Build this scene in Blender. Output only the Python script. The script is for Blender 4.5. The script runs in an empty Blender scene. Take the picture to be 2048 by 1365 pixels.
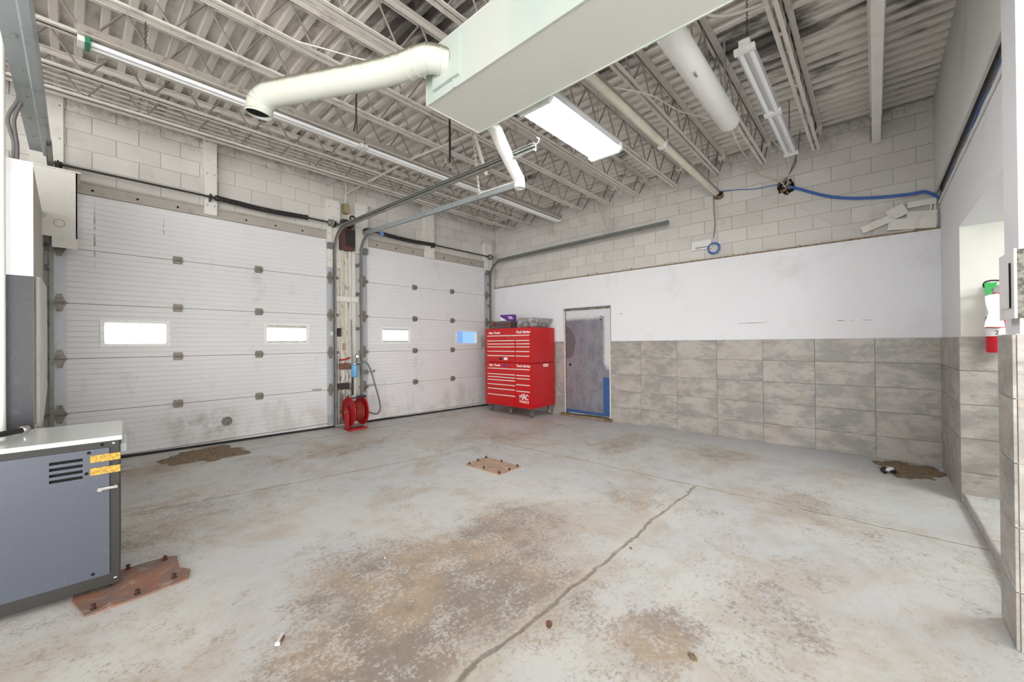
import bpy, bmesh, math, random
from mathutils import Vector, Matrix, Euler
random.seed(7)
PI = math.pi
scene = bpy.context.scene
COL = scene.collection

# ---------------------------------------------------------------- camera
CF, CYAW, CPIT, CROL = 802.1026, 0.8358486, 0.004977232, -0.008796853
CAM = Vector((-6.7905, -6.6489, 1.4782))
Fv = Vector((math.sin(CYAW)*math.cos(CPIT), math.cos(CYAW)*math.cos(CPIT), math.sin(CPIT)))
Rv = Vector((math.cos(CYAW), -math.sin(CYAW), 0)); Uv = Rv.cross(Fv)
R2 = Rv*math.cos(CROL)+Uv*math.sin(CROL); U2 = -Rv*math.sin(CROL)+Uv*math.cos(CROL)
cd = bpy.data.cameras.new('camera'); cam = bpy.data.objects.new('camera', cd); COL.objects.link(cam)
cd.sensor_width = 36; cd.lens = CF/2048*36; cd.clip_start = 0.02; cd.clip_end = 200
m = Matrix((R2, U2, -Fv)).transposed().to_4x4(); m.translation = CAM; cam.matrix_world = m
scene.camera = cam

def at(u, v, ax, val):
    """point of the room seen at photograph position (u,v) lying on the plane ax=val"""
    d = Fv+R2*((u-1024)/CF)-U2*((v-682.5)/CF)
    i = 'xyz'.index(ax); t = (val-CAM[i])/d[i]
    return CAM+d*t

# ---------------------------------------------------------------- world, lights, exposure
w = bpy.data.worlds.new('world'); scene.world = w; w.use_nodes = True
wb = w.node_tree.nodes['Background']; wb.inputs[0].default_value = (0.86, 0.93, 1, 1); wb.inputs[1].default_value = 1.7
def area(name, loc, tgt, sx, sy, power, col=(1, 1, 1)):
    l = bpy.data.lights.new(name, 'AREA'); l.shape = 'RECTANGLE'; l.size = sx; l.size_y = sy; l.energy = power; l.color = col
    o = bpy.data.objects.new(name, l); COL.objects.link(o); o.location = loc
    o.rotation_euler = (Vector(tgt)-Vector(loc)).to_track_quat('-Z', 'Y').to_euler(); return o
sun = bpy.data.lights.new('sun', 'SUN'); sun.energy = 2.6; sun.angle = 0.02; sun.color = (1, .96, .88)
so = bpy.data.objects.new('sun', sun); COL.objects.link(so); so.rotation_euler = Euler((math.radians(42), 0, math.radians(-22)))
area('rear_fill_light', (-6.0, -16.6, 2.3), (-3.0, 0, 2.6), 9.0, 3.6, 560, (1.0, 0.995, 0.985))  # added fill lamp at the rear wall; no door stands there
area('side_fill_light', (-16.6, -6.5, 2.3), (0, -3.6, 2.6), 9.0, 3.6, 780, (1.0, 0.995, 0.985))  # added fill lamp at the far side, aimed at the tiled wall
area('rear_uplight_fill', (-10.5, -10.5, 0.3), (-3.0, -3.0, 4.3), 4.5, 4.5, 640, (1.0, 0.985, 0.96))  # added uplight near the floor that brightens the ceiling
area('recess_light', (-2.4, -8.4, 2.42), (-1.9, -7.9, 0), 0.9, 0.6, 30)
scene.view_settings.view_transform = 'Standard'; scene.view_settings.look = 'None'
scene.view_settings.exposure = 0.2; scene.view_settings.gamma = 1.0
scene.view_settings.use_curve_mapping = False

# ---------------------------------------------------------------- node material helpers
def lin(c):
    return tuple(((x/255)/12.92 if x/255 <= .04045 else ((x/255+.055)/1.055)**2.4) for x in c)+(1,)
class NT:
    def __init__(s, name):
        s.m = bpy.data.materials.new(name); s.m.use_nodes = True; s.t = s.m.node_tree; s.n = s.t.nodes; s.l = s.t.links
        s.b = s.n['Principled BSDF']; s.pos = s.n.new('ShaderNodeNewGeometry').outputs['Position']
    def link(s, a, b): s.l.new(a, b)
    def val(s, sock, v):
        if hasattr(v, 'links') or isinstance(v, bpy.types.NodeSocket): s.l.new(v, sock)
        else: sock.default_value = v
    def math(s, op, a, b=None, clamp=False):
        n = s.n.new('ShaderNodeMath'); n.operation = op; n.use_clamp = clamp; s.val(n.inputs[0], a)
        if b is not None: s.val(n.inputs[1], b)
        return n.outputs[0]
    def vmul(s, v, k):
        n = s.n.new('ShaderNodeVectorMath'); n.operation = 'MULTIPLY'; s.l.new(v, n.inputs[0]); n.inputs[1].default_value = k; return n.outputs[0]
    def vadd(s, v, k):
        n = s.n.new('ShaderNodeVectorMath'); n.operation = 'ADD'; s.l.new(v, n.inputs[0]); s.val(n.inputs[1], k); return n.outputs[0]
    def noise(s, scale, detail=4, rough=.6, vec=None, dist=0.0):
        n = s.n.new('ShaderNodeTexNoise'); n.inputs['Scale'].default_value = scale; n.inputs['Detail'].default_value = detail
        n.inputs['Roughness'].default_value = rough; n.inputs['Distortion'].default_value = dist
        s.l.new(vec if vec is not None else s.pos, n.inputs['Vector']); return n.outputs['Fac']
    def voro(s, scale, vec=None, feature='F1'):
        n = s.n.new('ShaderNodeTexVoronoi'); n.inputs['Scale'].default_value = scale; n.feature = feature
        s.l.new(vec if vec is not None else s.pos, n.inputs['Vector']); return n.outputs['Distance']
    def step(s, v, a, b, lo=0.0, hi=1.0):
        n = s.n.new('ShaderNodeMapRange'); n.interpolation_type = 'SMOOTHSTEP'; s.l.new(v, n.inputs[0])
        n.inputs[1].default_value = a; n.inputs[2].default_value = b; n.inputs[3].default_value = lo; n.inputs[4].default_value = hi
        return n.outputs[0]
    def mix(s, f, a, b):
        n = s.n.new('ShaderNodeMix'); n.data_type = 'RGBA'; s.val(n.inputs[0], f); s.val(n.inputs[6], a); s.val(n.inputs[7], b); return n.outputs[2]
    def sep(s, v):
        n = s.n.new('ShaderNodeSeparateXYZ'); s.l.new(v, n.inputs[0]); return n.outputs
    def rnd(s): return s.n.new('ShaderNodeObjectInfo').outputs['Random']
    def objvec(s): return s.n.new('ShaderNodeTexCoord').outputs['Object']
    def blob(s, x, y, rx, ry, soft=1.0, axes=(0, 1)):
        k = [0, 0, 0]; o = [0, 0, 0]; k[axes[0]] = 1/rx; k[axes[1]] = 1/ry; o[axes[0]] = -x/rx; o[axes[1]] = -y/ry
        v = s.vadd(s.vmul(s.pos, tuple(k)), tuple(o))
        n = s.n.new('ShaderNodeVectorMath'); n.operation = 'LENGTH'; s.l.new(v, n.inputs[0])
        return s.step(n.outputs['Value'], 1.0, 0.0) if soft else s.step(n.outputs['Value'], 1.05, .95)
    def bump(s, h, strength=.3, dist=.01):
        n = s.n.new('ShaderNodeBump'); n.inputs['Strength'].default_value = strength; n.inputs['Distance'].default_value = dist
        s.l.new(h, n.inputs['Height']); s.l.new(n.outputs[0], s.b.inputs['Normal'])
    def fin(s, col, rough=.6, metal=0.0, spec=.5):
        s.val(s.b.inputs['Base Color'], col); s.val(s.b.inputs['Roughness'], rough); s.val(s.b.inputs['Metallic'], metal)
        s.b.inputs['Specular IOR Level'].default_value = spec; return s.m
def plain(name, c, rough=.5, metal=0.0, vary=.12, scale=6, spec=.5, bump=0):
    t = NT(name); a = lin(c); d = tuple(x*(1-vary*2.2) for x in a[:3])+(1,)
    f = t.step(t.noise(scale, 5, .65), .35, .75)
    if bump: t.bump(t.noise(scale*8, 4), bump, .004)
    return t.fin(t.mix(f, a, d), rough, metal, spec)
def painted(name, c, dirt, amount=.5, scale=5, rough=.6, metal=0, lo=.52, hi=.72, bump=.15, stretch=(1, 1, 1)):
    t = NT(name); v = t.vmul(t.pos, stretch)
    n = t.noise(scale, 8, .7, v); f = t.math('MULTIPLY', t.step(n, lo, hi), amount)
    n2 = t.noise(scale*7, 5, .7, v); g = t.math('MULTIPLY', t.step(n2, .55, .8), amount*.5)
    c1 = t.mix(f, lin(c), lin(dirt)); c2 = t.mix(g, c1, lin(dirt))
    if bump: t.bump(t.noise(scale*14, 4), bump, .003)
    return t.fin(c2, rough, metal)
def flat(name, c, rough=.5, metal=0.0, spec=.5):
    t = NT(name); return t.fin(lin(c), rough, metal, spec)
def emis(name, c, strength):
    t = NT(name); t.b.inputs['Base Color'].default_value = lin(c); t.b.inputs['Emission Color'].default_value = lin(c)
    t.b.inputs['Emission Strength'].default_value = strength; return t.m

M = {}
M['drywall'] = painted('white_drywall', (232, 233, 237), (196, 196, 198), .35, 1.3, .75, bump=.08)
M['drywall_grey'] = painted('off_white_drywall', (220, 219, 216), (176, 174, 170), .4, 1.6, .8, bump=.08)
M['ivory_wall'] = painted('ivory_wall_paint', (232, 233, 226), (214, 214, 205), .3, 1.5, .7, bump=.05)
M['cream_wall'] = painted('aged_cream_wall', (196, 192, 182), (140, 130, 115), .5, 3, .75)
M['dark_paint'] = painted('charcoal_wall_paint', (58, 61, 67), (84, 88, 94), .55, 14, .38, bump=.25)
M['mortar'] = painted('painted_mortar', (190, 186, 180), (92, 82, 72), .9, 5, .85, lo=.56, hi=.68)
def block_mat():
    t = NT('painted_block'); r = t.rnd()
    base = t.mix(r, lin((214, 211, 206)), lin((203, 200, 195)))
    n = t.step(t.noise(2.2, 8, .7), .5, .75); c1 = t.mix(t.math('MULTIPLY', n, .4), base, lin((160, 152, 144)))
    n2 = t.step(t.noise(26, 5, .75), .64, .8); c2 = t.mix(t.math('MULTIPLY', n2, .5), c1, lin((120, 110, 102)))
    z = t.sep(t.pos)[2]; top = t.math('MULTIPLY', t.step(z, 4.0, 4.35), t.step(t.noise(7, 7, .75), .42, .62))
    c3 = t.mix(t.math('MULTIPLY', top, .6), c2, lin((96, 88, 80)))
    t.bump(t.math('ADD', t.noise(45, 6, .8), t.math('MULTIPLY', t.noise(9, 4), .8)), .5, .006); return t.fin(c3, .75)
M['block'] = block_mat()
def tile_mat():
    t = NT('grey_wall_tile'); r = t.rnd()
    c = t.n.new('ShaderNodeCombineXYZ'); t.val(c.inputs[0], t.math('MULTIPLY', r, 37)); t.val(c.inputs[1], t.math('MULTIPLY', r, 61)); t.val(c.inputs[2], t.math('MULTIPLY', r, 53))
    v = t.vadd(t.vmul(t.pos, (1, 1, 1.9)), c.outputs[0])
    n1 = t.noise(2.6, 8, .66, v, .3); n2 = t.noise(9, 8, .7, t.vmul(v, (1, 1, 1.8))); n3 = t.noise(30, 5, .7, v)
    base = t.mix(t.step(n1, .40, .60), lin((150, 147, 143)), lin((180, 175, 169)))
    base = t.mix(t.math('MULTIPLY', t.step(t.math('ADD', t.math('MULTIPLY', n2, .6), t.math('MULTIPLY', t.noise(1.6, 5, .6, v, .4), .4)), .50, .64), .6), base, lin((124, 122, 120)))
    base = t.mix(t.math('MULTIPLY', t.step(n3, .56, .7), .3), base, lin((200, 195, 186)))
    warm = t.mix(t.math('MULTIPLY', t.step(t.noise(3.1, 4, .6, v), .5, .7), .45), base, lin((170, 154, 140)))
    return t.fin(warm, t.step(n2, .3, .7, .34, .5))
M['tile'] = tile_mat()
M['grout'] = flat('tile_grout', (112, 106, 100), .9)
def deck_mat():
    t = NT('roof_deck_paint'); v = t.vmul(t.pos, (1, .35, 1))
    base = t.mix(t.rnd(), lin((234, 228, 221)), lin((226, 221, 215)))
    near = None
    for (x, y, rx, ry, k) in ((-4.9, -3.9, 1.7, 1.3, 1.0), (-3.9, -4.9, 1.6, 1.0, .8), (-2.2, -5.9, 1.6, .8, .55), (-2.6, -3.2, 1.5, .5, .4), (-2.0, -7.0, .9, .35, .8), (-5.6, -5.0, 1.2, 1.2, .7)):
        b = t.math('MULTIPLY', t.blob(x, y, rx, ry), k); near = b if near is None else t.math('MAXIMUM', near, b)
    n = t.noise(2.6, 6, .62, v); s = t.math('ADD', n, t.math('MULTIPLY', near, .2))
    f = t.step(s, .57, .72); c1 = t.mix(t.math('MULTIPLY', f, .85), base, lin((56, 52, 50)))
    # patchy darker tone by height, on the high flutes and webs of the deck
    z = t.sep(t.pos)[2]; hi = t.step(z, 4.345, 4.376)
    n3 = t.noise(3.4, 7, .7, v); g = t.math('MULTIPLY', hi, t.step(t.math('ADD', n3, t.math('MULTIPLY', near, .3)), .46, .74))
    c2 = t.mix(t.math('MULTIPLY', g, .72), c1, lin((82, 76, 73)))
    n2 = t.step(t.noise(30, 5, .7), .6, .8); c3 = t.mix(t.math('MULTIPLY', n2, .4), c2, lin((120, 108, 98)))
    return t.fin(c3, .6)
M['deck'] = deck_mat()
M['joist'] = painted('painted_joist_steel', (222, 217, 210), (150, 140, 134), .55, 4, .55, lo=.52, hi=.7)
M['web'] = painted('web_rod_steel', (150, 143, 137), (84, 76, 72), .7, 5, .55)
M['beam'] = painted('beam_paint', (238, 236, 231), (180, 176, 168), .35, 3, .5)
def floor_mat():
    t = NT('worn_painted_concrete'); x, y, z = t.sep(t.pos)
    v = t.vmul(t.pos, (1, 1, 0))
    B = [(-5.15, -4.55, 1.0, .7, .8), (-5.6, -4.75, 1.5, 1.1, .45), (-5.85, -4.95, .8, .55, .8), (-4.2, -4.8, 1.2, .9, .35), (-5.55, -4.15, .6, .45, .5), (-4.95, -5.2, .5, .45, .65), (-4.85, -5.85, .45, .3, .8), (-4.3, -4.35, .6, .7, .55),
         (-6.1, -.6, .9, .7, .55), (-4.4, -1.3, 1.6, .5, .4), (-1.3, -3.9, 1.0, .55, .6), (-1.1, -5.1, .6, .7, .6), (-2.5, -6.2, .8, .7, .4), (-3.9, -6.3, .8, .5, .35), (-.5, -6.9, .45, .35, .9),
         (-6.3, -2.3, .8, 1.0, .45), (-1.9, -2.4, 1.0, .5, .4), (-5.2, -6.3, .8, .4, .45), (-6.7, -4.3, .5, .4, .3), (-3.2, -4.9, .7, .5, .3), (-6.9, -5.5, 1, 1, .4), (-8.5, -8, 3, 3, .3)]
    bl = None
    for (a, b, c, d, k) in B:
        q = t.math('MULTIPLY', t.blob(a, b, c, d), k); bl = q if bl is None else t.math('ADD', bl, q)
    clean = t.step(x, -.75, -.25)                          # strip of fresh paint along the tiled wall
    bl = t.math('SUBTRACT', bl, t.math('MULTIPLY', clean, .5))
    nL = t.noise(1.1, 6, .6, v, .5); nM = t.noise(6, 8, .68, v, .4); nF = t.noise(38, 8, .75, v)
    s = t.math('ADD', t.math('MULTIPLY', nL, .35), t.math('MULTIPLY', nM, .45))
    s = t.math('ADD', s, t.math('MULTIPLY', nF, .75)); s = t.math('ADD', s, t.math('MULTIPLY', bl, .24))
    worn = t.step(s, .80, .96)
    paint = t.mix(t.step(t.noise(.9, 4, .6, v), .35, .65), lin((210, 211, 208)), lin((200, 203, 205)))
    paint = t.mix(t.math('MULTIPLY', t.step(t.noise(2.4, 8, .7, v), .48, .7), .45), paint, lin((184, 177, 164)))
    bare = t.mix(t.step(t.noise(1.7, 5, .65, v), .4, .62), lin((142, 131, 122)), lin((176, 156, 134)))
    bare = t.mix(t.math('MULTIPLY', t.step(t.noise(9, 6, .7, v), .5, .7), .5), bare, lin((124, 114, 106)))
    tan = t.math('MULTIPLY', t.step(t.math('ADD', t.noise(1.3, 7, .72, v, .5), t.math('MULTIPLY', bl, .12)), .47, .66), .55)
    c = t.mix(tan, paint, lin((184, 166, 146)))
    haze_ = t.math('MULTIPLY', t.step(t.math('ADD', bl, t.math('MULTIPLY', t.math('SUBTRACT', nL, .5), .8)), .05, .8), .45); c = t.mix(haze_, c, lin((158, 147, 136)))
    c = t.mix(t.math('MULTIPLY', worn, .85), c, bare)
    pits = t.step(t.noise(75, 4, .8, v), .64, .74); c = t.mix(t.math('MULTIPLY', pits, .5), c, lin((104, 96, 88)))
    fl = t.step(t.math('ADD', t.math('MULTIPLY', t.noise(40, 8, .8, t.vadd(v, (3, 3, 0))), .62), t.math('MULTIPLY', t.noise(5, 6, .7, t.vadd(v, (9, 3, 0))), .38)), .50, .57); c = t.mix(t.math('MULTIPLY', t.math('MULTIPLY', fl, t.step(s, .7, .95)), .8), c, lin((204, 203, 198)))
    dirt = t.math('MULTIPLY', t.step(t.noise(14, 8, .8, t.vadd(v, (7, 1, 0))), .58, .7), .4); c = t.mix(dirt, c, lin((140, 130, 118)))
    lav = t.math('MULTIPLY', clean, .8); c = t.mix(t.math('MULTIPLY', lav, t.step(nM, .62, .45)), c, lin((200, 200, 206)))
    # saw-cut and cracked slab joints
    wob = t.math('MULTIPLY', t.math('SUBTRACT', t.noise(3.5, 6, .7, v), .5), .12)
    def line(coord, at0, slope_coord=None, slope=0, lo=None, hi=None, along=None, wdt=.008):
        d = t.math('SUBTRACT', t.math('ADD', coord, wob), at0)
        if slope_coord is not None: d = t.math('SUBTRACT', d, t.math('MULTIPLY', slope_coord, slope))
        d = t.math('ABSOLUTE', d); a = t.step(d, wdt*1.6, wdt*.3)
        if lo is not None: a = t.math('MULTIPLY', a, t.math('MULTIPLY', t.step(along, lo-.03, lo), t.step(along, hi+.03, hi)))
        return a
    cr = line(x, -2.48, lo=-7.3, hi=-2.45, along=y, wdt=.009)
    cr = t.math('MAXIMUM', cr, line(y, -5.28, lo=-9, hi=-2.5, along=x, wdt=.012))
    cr = t.math('MAXIMUM', cr, line(y, -2.93, x, -.16, lo=-6.9, hi=-2.45, along=x, wdt=.008))
    cr = t.math('MAXIMUM', cr, line(y, -.36, x, .03, lo=-6.9, hi=0, along=x, wdt=.008))
    halo = t.math('MAXIMUM', line(y, -5.28, lo=-9, hi=-2.5, along=x, wdt=.06), line(x, -2.48, lo=-7.3, hi=-2.45, along=y, wdt=.04))
    c = t.mix(t.math('MULTIPLY', halo, .35), c, lin((206, 202, 190)))
    c = t.mix(t.math('MULTIPLY', cr, t.step(nM, .3, .55, .35, .75)), c, lin((112, 103, 92)))
    h = t.math('SUBTRACT', t.math('MULTIPLY', nF, .5), t.math('MULTIPLY', cr, 1.5)); h = t.math('SUBTRACT', h, t.math('MULTIPLY', worn, .25))
    t.bump(h, .35, .006)
    return t.fin(c, t.step(nM, .35, .65, .38, .62), 0, .4)
M['floor'] = floor_mat()
def door_mat():
    t = NT('white_garage_door'); z = t.sep(t.pos)[2]
    low = t.step(z, 1.0, .15); n = t.noise(2.5, 8, .7, t.vmul(t.pos, (1, 1, .6)))
    f = t.math('MULTIPLY', t.step(t.math('ADD', n, t.math('MULTIPLY', low, .14)), .56, .74), .5)
    c = t.mix(f, lin((220, 220, 222)), lin((184, 177, 168)))
    n2 = t.step(t.noise(18, 6, .75), .62, .8); c = t.mix(t.math('MULTIPLY', n2, t.math('MULTIPLY', low, .9)), c, lin((130, 120, 110)))
    for (x_, z_, h_) in ((-6.585, 2.75, .5), (-5.98, 2.98, .16)):
        st = t.math('MULTIPLY', t.blob(x_, z_, .014, h_, 1, (0, 2)), t.step(t.noise(16, 6, .7), .42, .55)); c = t.mix(st, c, lin((122, 96, 64)))
    sg = t.math('MULTIPLY', t.blob(-5.6, .42, .55, .4, 1, (0, 2)), t.step(t.noise(7, 8, .75), .42, .66)); c = t.mix(t.math('MULTIPLY', sg, .6), c, lin((120, 110, 100)))
    return t.fin(c, .42)
M['door'] = door_mat()
M['stile'] = painted('door_stile_steel', (184, 187, 194), (150, 148, 148), .5, 6, .45, .2)
M['galv'] = painted('galvanised_steel', (168, 176, 178), (128, 134, 134), .7, 6, .36, .3)
M['galv_dark'] = painted('dull_track_steel', (130, 131, 127), (76, 73, 68), .8, 8, .42, .25)
M['beige_box'] = flat('beige_box', (158, 146, 108), .6)
M['hinge'] = painted('hinge_steel', (138, 132, 122), (58, 52, 46), .9, 22, .45, .3)
M['black_steel'] = painted('oily_black_steel', (52, 50, 50), (88, 80, 72), .5, 12, .5, .3)
M['spring'] = painted('spring_steel', (58, 56, 58), (110, 104, 98), .5, 9, .45, .4)
M['white_paint'] = painted('white_wood_paint', (222, 220, 214), (176, 168, 156), .4, 5, .6)
def dirty_mat():
    t = NT('weathered_white_board'); z = t.sep(t.pos)[2]; n = t.noise(6, 8, .72, t.vmul(t.pos, (2.5, 2.5, .8)))
    low = t.step(z, 1.5, .2); sm = t.math('ADD', n, t.math('MULTIPLY', low, .16))
    c = t.mix(t.step(n, .5, .68), lin((216, 212, 204)), lin((176, 166, 150)))
    c = t.mix(t.math('MULTIPLY', t.step(sm, .54, .66), .85), c, lin((104, 88, 74)))
    r = t.math('MULTIPLY', t.step(t.noise(15, 7, .75), .60, .68), t.step(t.math('ADD', low, t.step(z, 2.8, 3.15)), .1, .8)); c = t.mix(r, c, lin((96, 58, 42)))
    return t.fin(c, .75)
M['dirty_board'] = dirty_mat()
M['lintel'] = painted('lintel_steel', (172, 166, 158), (120, 108, 98), .6, 6, .6)
M['rubber'] = flat('black_rubber', (34, 33, 34), .75)
M['red'] = plain('red_cabinet_enamel', (196, 12, 18), .22, 0, .03, 3)
M['red_reel'] = plain('red_reel_enamel', (184, 26, 30), .35, 0, .12, 9)
M['trim_white'] = flat('cream_handle_trim', (238, 226, 214), .35)
M['letter_white'] = flat('white_lettering', (245, 240, 238), .5)
M['letter_black'] = flat('black_lettering', (30, 28, 30), .5)
M['chrome'] = flat('chrome', (205, 203, 200), .18, 1)
M['case'] = plain('dark_plastic_case', (96, 88, 84), .5, 0, .1, 9)
M['case_red'] = flat('red_latch', (140, 40, 44), .5)
M['purple'] = flat('purple_carton', (92, 44, 138), .45)
def bag_mat():
    t = NT('clear_plastic_bag'); t.b.inputs['Alpha'].default_value = .45
    n = t.noise(14, 6, .7); t.bump(n, .9, .02)
    return t.fin(t.mix(t.step(n, .45, .62), lin((150, 148, 148)), lin((225, 223, 222))), .2, 0, .8)
M['bag'] = bag_mat()
M['duct_paint'] = painted('pale_duct_paint', (212, 214, 208), (188, 192, 186), .35, 1.2, .55, bump=.04)
def duct_side():
    t = NT('pale_green_duct_side'); n = t.noise(1.4, 6, .6, t.vmul(t.pos, (1, 1, .4)))
    return t.fin(t.mix(t.step(n, .4, .65), lin((198, 204, 198)), lin((184, 197, 191))), .6)
M['duct_side'] = duct_side()
def pipe_mat():
    t = NT('dusty_round_duct'); nz = t.sep(t.n['Geometry'].outputs['Normal'])[2]
    dust = t.math('MULTIPLY', t.step(t.math('ADD', nz, t.math('MULTIPLY', t.noise(16, 6, .75), .5)), .38, .7), .85)
    return t.fin(t.mix(dust, lin((208, 211, 202)), lin((104, 96, 74))), .55)
M['pipe'] = pipe_mat()
M['white_metal'] = painted('white_enamel', (232, 233, 230), (206, 202, 192), .3, 4, .35, bump=0)
M['foil'] = painted('silvery_vent_pipe', (228, 226, 222), (168, 158, 148), .6, 9, .45, .05)
M['tube_off'] = flat('unlit_tube', (240, 242, 244), .3)
M['tube_on'] = emis('lit_tube', (255, 253, 251), 44.0)
M['reflector'] = flat('lamp_reflector', (205, 207, 212), .4, .1)
M['lampbody_dusty'] = painted('dusty_lamp_housing', (160, 154, 146), (98, 90, 82), .8, 12, .7)
M['lamp_cream'] = painted('cream_reflector', (206, 200, 190), (150, 142, 132), .6, 6, .6)
M['green'] = flat('green_lampholder', (40, 130, 92), .5)
M['cream_half'] = painted('cream_diffuser', (226, 222, 206), (190, 180, 158), .5, 5, .4)
M['blue_cable'] = flat('blue_cable', (62, 108, 186), .5)
M['grey_cable'] = flat('grey_cable', (112, 108, 108), .6)
M['cream_cable'] = flat('cream_cable', (206, 200, 176), .6)
M['black_cable'] = flat('black_cable', (40, 38, 38), .6)
M['chain'] = flat('chain_steel', (84, 78, 76), .5, .6)
M['mud'] = painted('rough_brown_filler', (150, 128, 102), (70, 56, 46), .9, 26, .95, lo=.5, hi=.64, bump=.8)
M['broken'] = painted('broken_concrete', (146, 128, 104), (86, 72, 58), .85, 18, .95, lo=.44, hi=.64, bump=1.0)
def bare_door():
    t = NT('bare_sprayed_steel'); z = t.sep(t.pos)[2]; y = t.sep(t.pos)[1]
    n = t.noise(7, 7, .7, t.vmul(t.pos, (1, 1, .5)))
    c = t.mix(t.step(n, .4, .65), lin((150, 150, 158)), lin((128, 128, 138)))
    edge = t.math('MAXIMUM', t.step(z, 1.78, 2.06), t.step(y, -2.72, -2.94))
    edge = t.math('MULTIPLY', edge, t.step(z, .75, 1.15))
    c = t.mix(t.step(t.math('ADD', edge, t.math('MULTIPLY', t.noise(11, 6), .5)), .6, 1.15), c, lin((228, 228, 232)))
    d = t.step(t.math('ADD', t.blob(-2.03, 1.48, .3, .55, 1, (1, 2)), t.math('MULTIPLY', t.noise(5, 4), .5)), .58, .64); c = t.mix(d, c, lin((112, 110, 116)))
    bl = t.math('MULTIPLY', t.step(t.math('ADD', y, t.math('MULTIPLY', n, .03)), -2.80, -2.82), t.step(t.math('ADD', z, t.math('MULTIPLY', n, .2)), .93, .9))
    bot = t.step(t.math('ADD', z, t.math('MULTIPLY', t.math('ADD', y, 2.5), -.02)), .135, .125)
    c = t.mix(t.math('MAXIMUM', bl, bot), c, lin((64, 104, 160)))
    return t.fin(c, .42, .35)
M['bare_door'] = bare_door()
def rust_mat(name, a, b_, c_):
    t = NT(name); n = t.noise(7, 8, .7, None, .6); m_ = t.noise(16, 7, .75, None, .5)
    c = t.mix(t.step(n, .4, .62), lin(a), lin(b_)); c = t.mix(t.math('MULTIPLY', t.step(m_, .52, .66), .7), c, lin(c_)); t.bump(m_, .5, .006)
    return t.fin(c, .6)
M['rust'] = rust_mat('rusty_plate', (148, 104, 84), (122, 108, 102), (176, 160, 150))
M['rust_tan'] = rust_mat('tan_rusty_plate', (184, 156, 134), (160, 136, 118), (214, 202, 186))
M['rust_bolt'] = plain('rusty_bolt', (74, 44, 36), .8, .2, .2, 30)
def machine_panel():
    t = NT('wet_blue_grey_panel'); d = t.voro(70); n = t.noise(5, 3)
    drop = t.math('MULTIPLY', t.step(d, .16, .08), t.step(t.noise(22, 3), .48, .56))
    t.bump(drop, .8, .004)
    return t.fin(t.mix(t.math('MULTIPLY', drop, .65), lin((84, 89, 101)), lin((168, 174, 186))), .3, .1)
M['mpanel'] = machine_panel()
M['mframe'] = painted('charcoal_machine_frame', (52, 51, 49), (34, 32, 32), .6, 10, .5, .2)
M['mlid'] = painted('glossy_white_lid', (222, 228, 228), (196, 202, 200), .35, 3, .12, bump=0)
M['hole'] = flat('black_opening', (10, 10, 12), .9)
def tape_mat():
    t = NT('yellow_tape'); n = t.noise(60, 5, .7)
    t.bump(n, .7, .004); return t.fin(t.mix(t.step(n, .4, .6), lin((204, 176, 62)), lin((170, 124, 36))), .35)
M['tape'] = tape_mat()
M['maroon'] = plain('maroon_box', (96, 58, 56), .6, 0, .2, 12)
M['blue_filter'] = flat('light_blue_filter', (104, 168, 214), .4)
M['wood'] = plain('old_brown_wood', (122, 88, 66), .8, 0, .25, 12)
M['green_tag'] = flat('green_tag', (52, 176, 92), .5)
M['paper'] = flat('paper_tag', (236, 238, 240), .8)
M['yellow'] = flat('yellow_label', (224, 214, 92), .6)
M['extred'] = flat('extinguisher_red', (206, 24, 40), .3)
M['panelbox'] = painted('white_breaker_panel', (226, 226, 226), (168, 168, 164), .5, 6, .4)
M['crusty'] = painted('crusty_grey_edge', (150, 148, 138), (72, 70, 62), .9, 26, .8, lo=.42, hi=.6, bump=.6)
M['ground'] = painted('outdoor_concrete', (190, 186, 176), (160, 156, 148), .5, 1, .9)
M['ext_block'] = painted('pale_exterior_block', (232, 230, 222), (206, 202, 190), .5, 3, .9)
M['car_paint'] = flat('silver_car_paint', (214, 220, 228), .25, .4)
M['car_glass'] = flat('car_glass', (60, 76, 92), .08, 0, .8)
M['blue_metal'] = painted('light_blue_container', (120, 164, 226), (98, 140, 206), .4, 2, .5)
def glass_mat():
    m_ = bpy.data.materials.new('clear_pane'); m_.use_nodes = True; nt = m_.node_tree; nt.nodes.clear()
    o = nt.nodes.new('ShaderNodeOutputMaterial'); mx = nt.nodes.new('ShaderNodeMixShader'); tr = nt.nodes.new('ShaderNodeBsdfTransparent'); gl = nt.nodes.new('ShaderNodeBsdfGlossy')
    gl.inputs['Roughness'].default_value = .05; mx.inputs[0].default_value = .08
    nt.links.new(tr.outputs[0], mx.inputs[1]); nt.links.new(gl.outputs[0], mx.inputs[2]); nt.links.new(mx.outputs[0], o.inputs[0]); return m_
M['glass'] = glass_mat()

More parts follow.
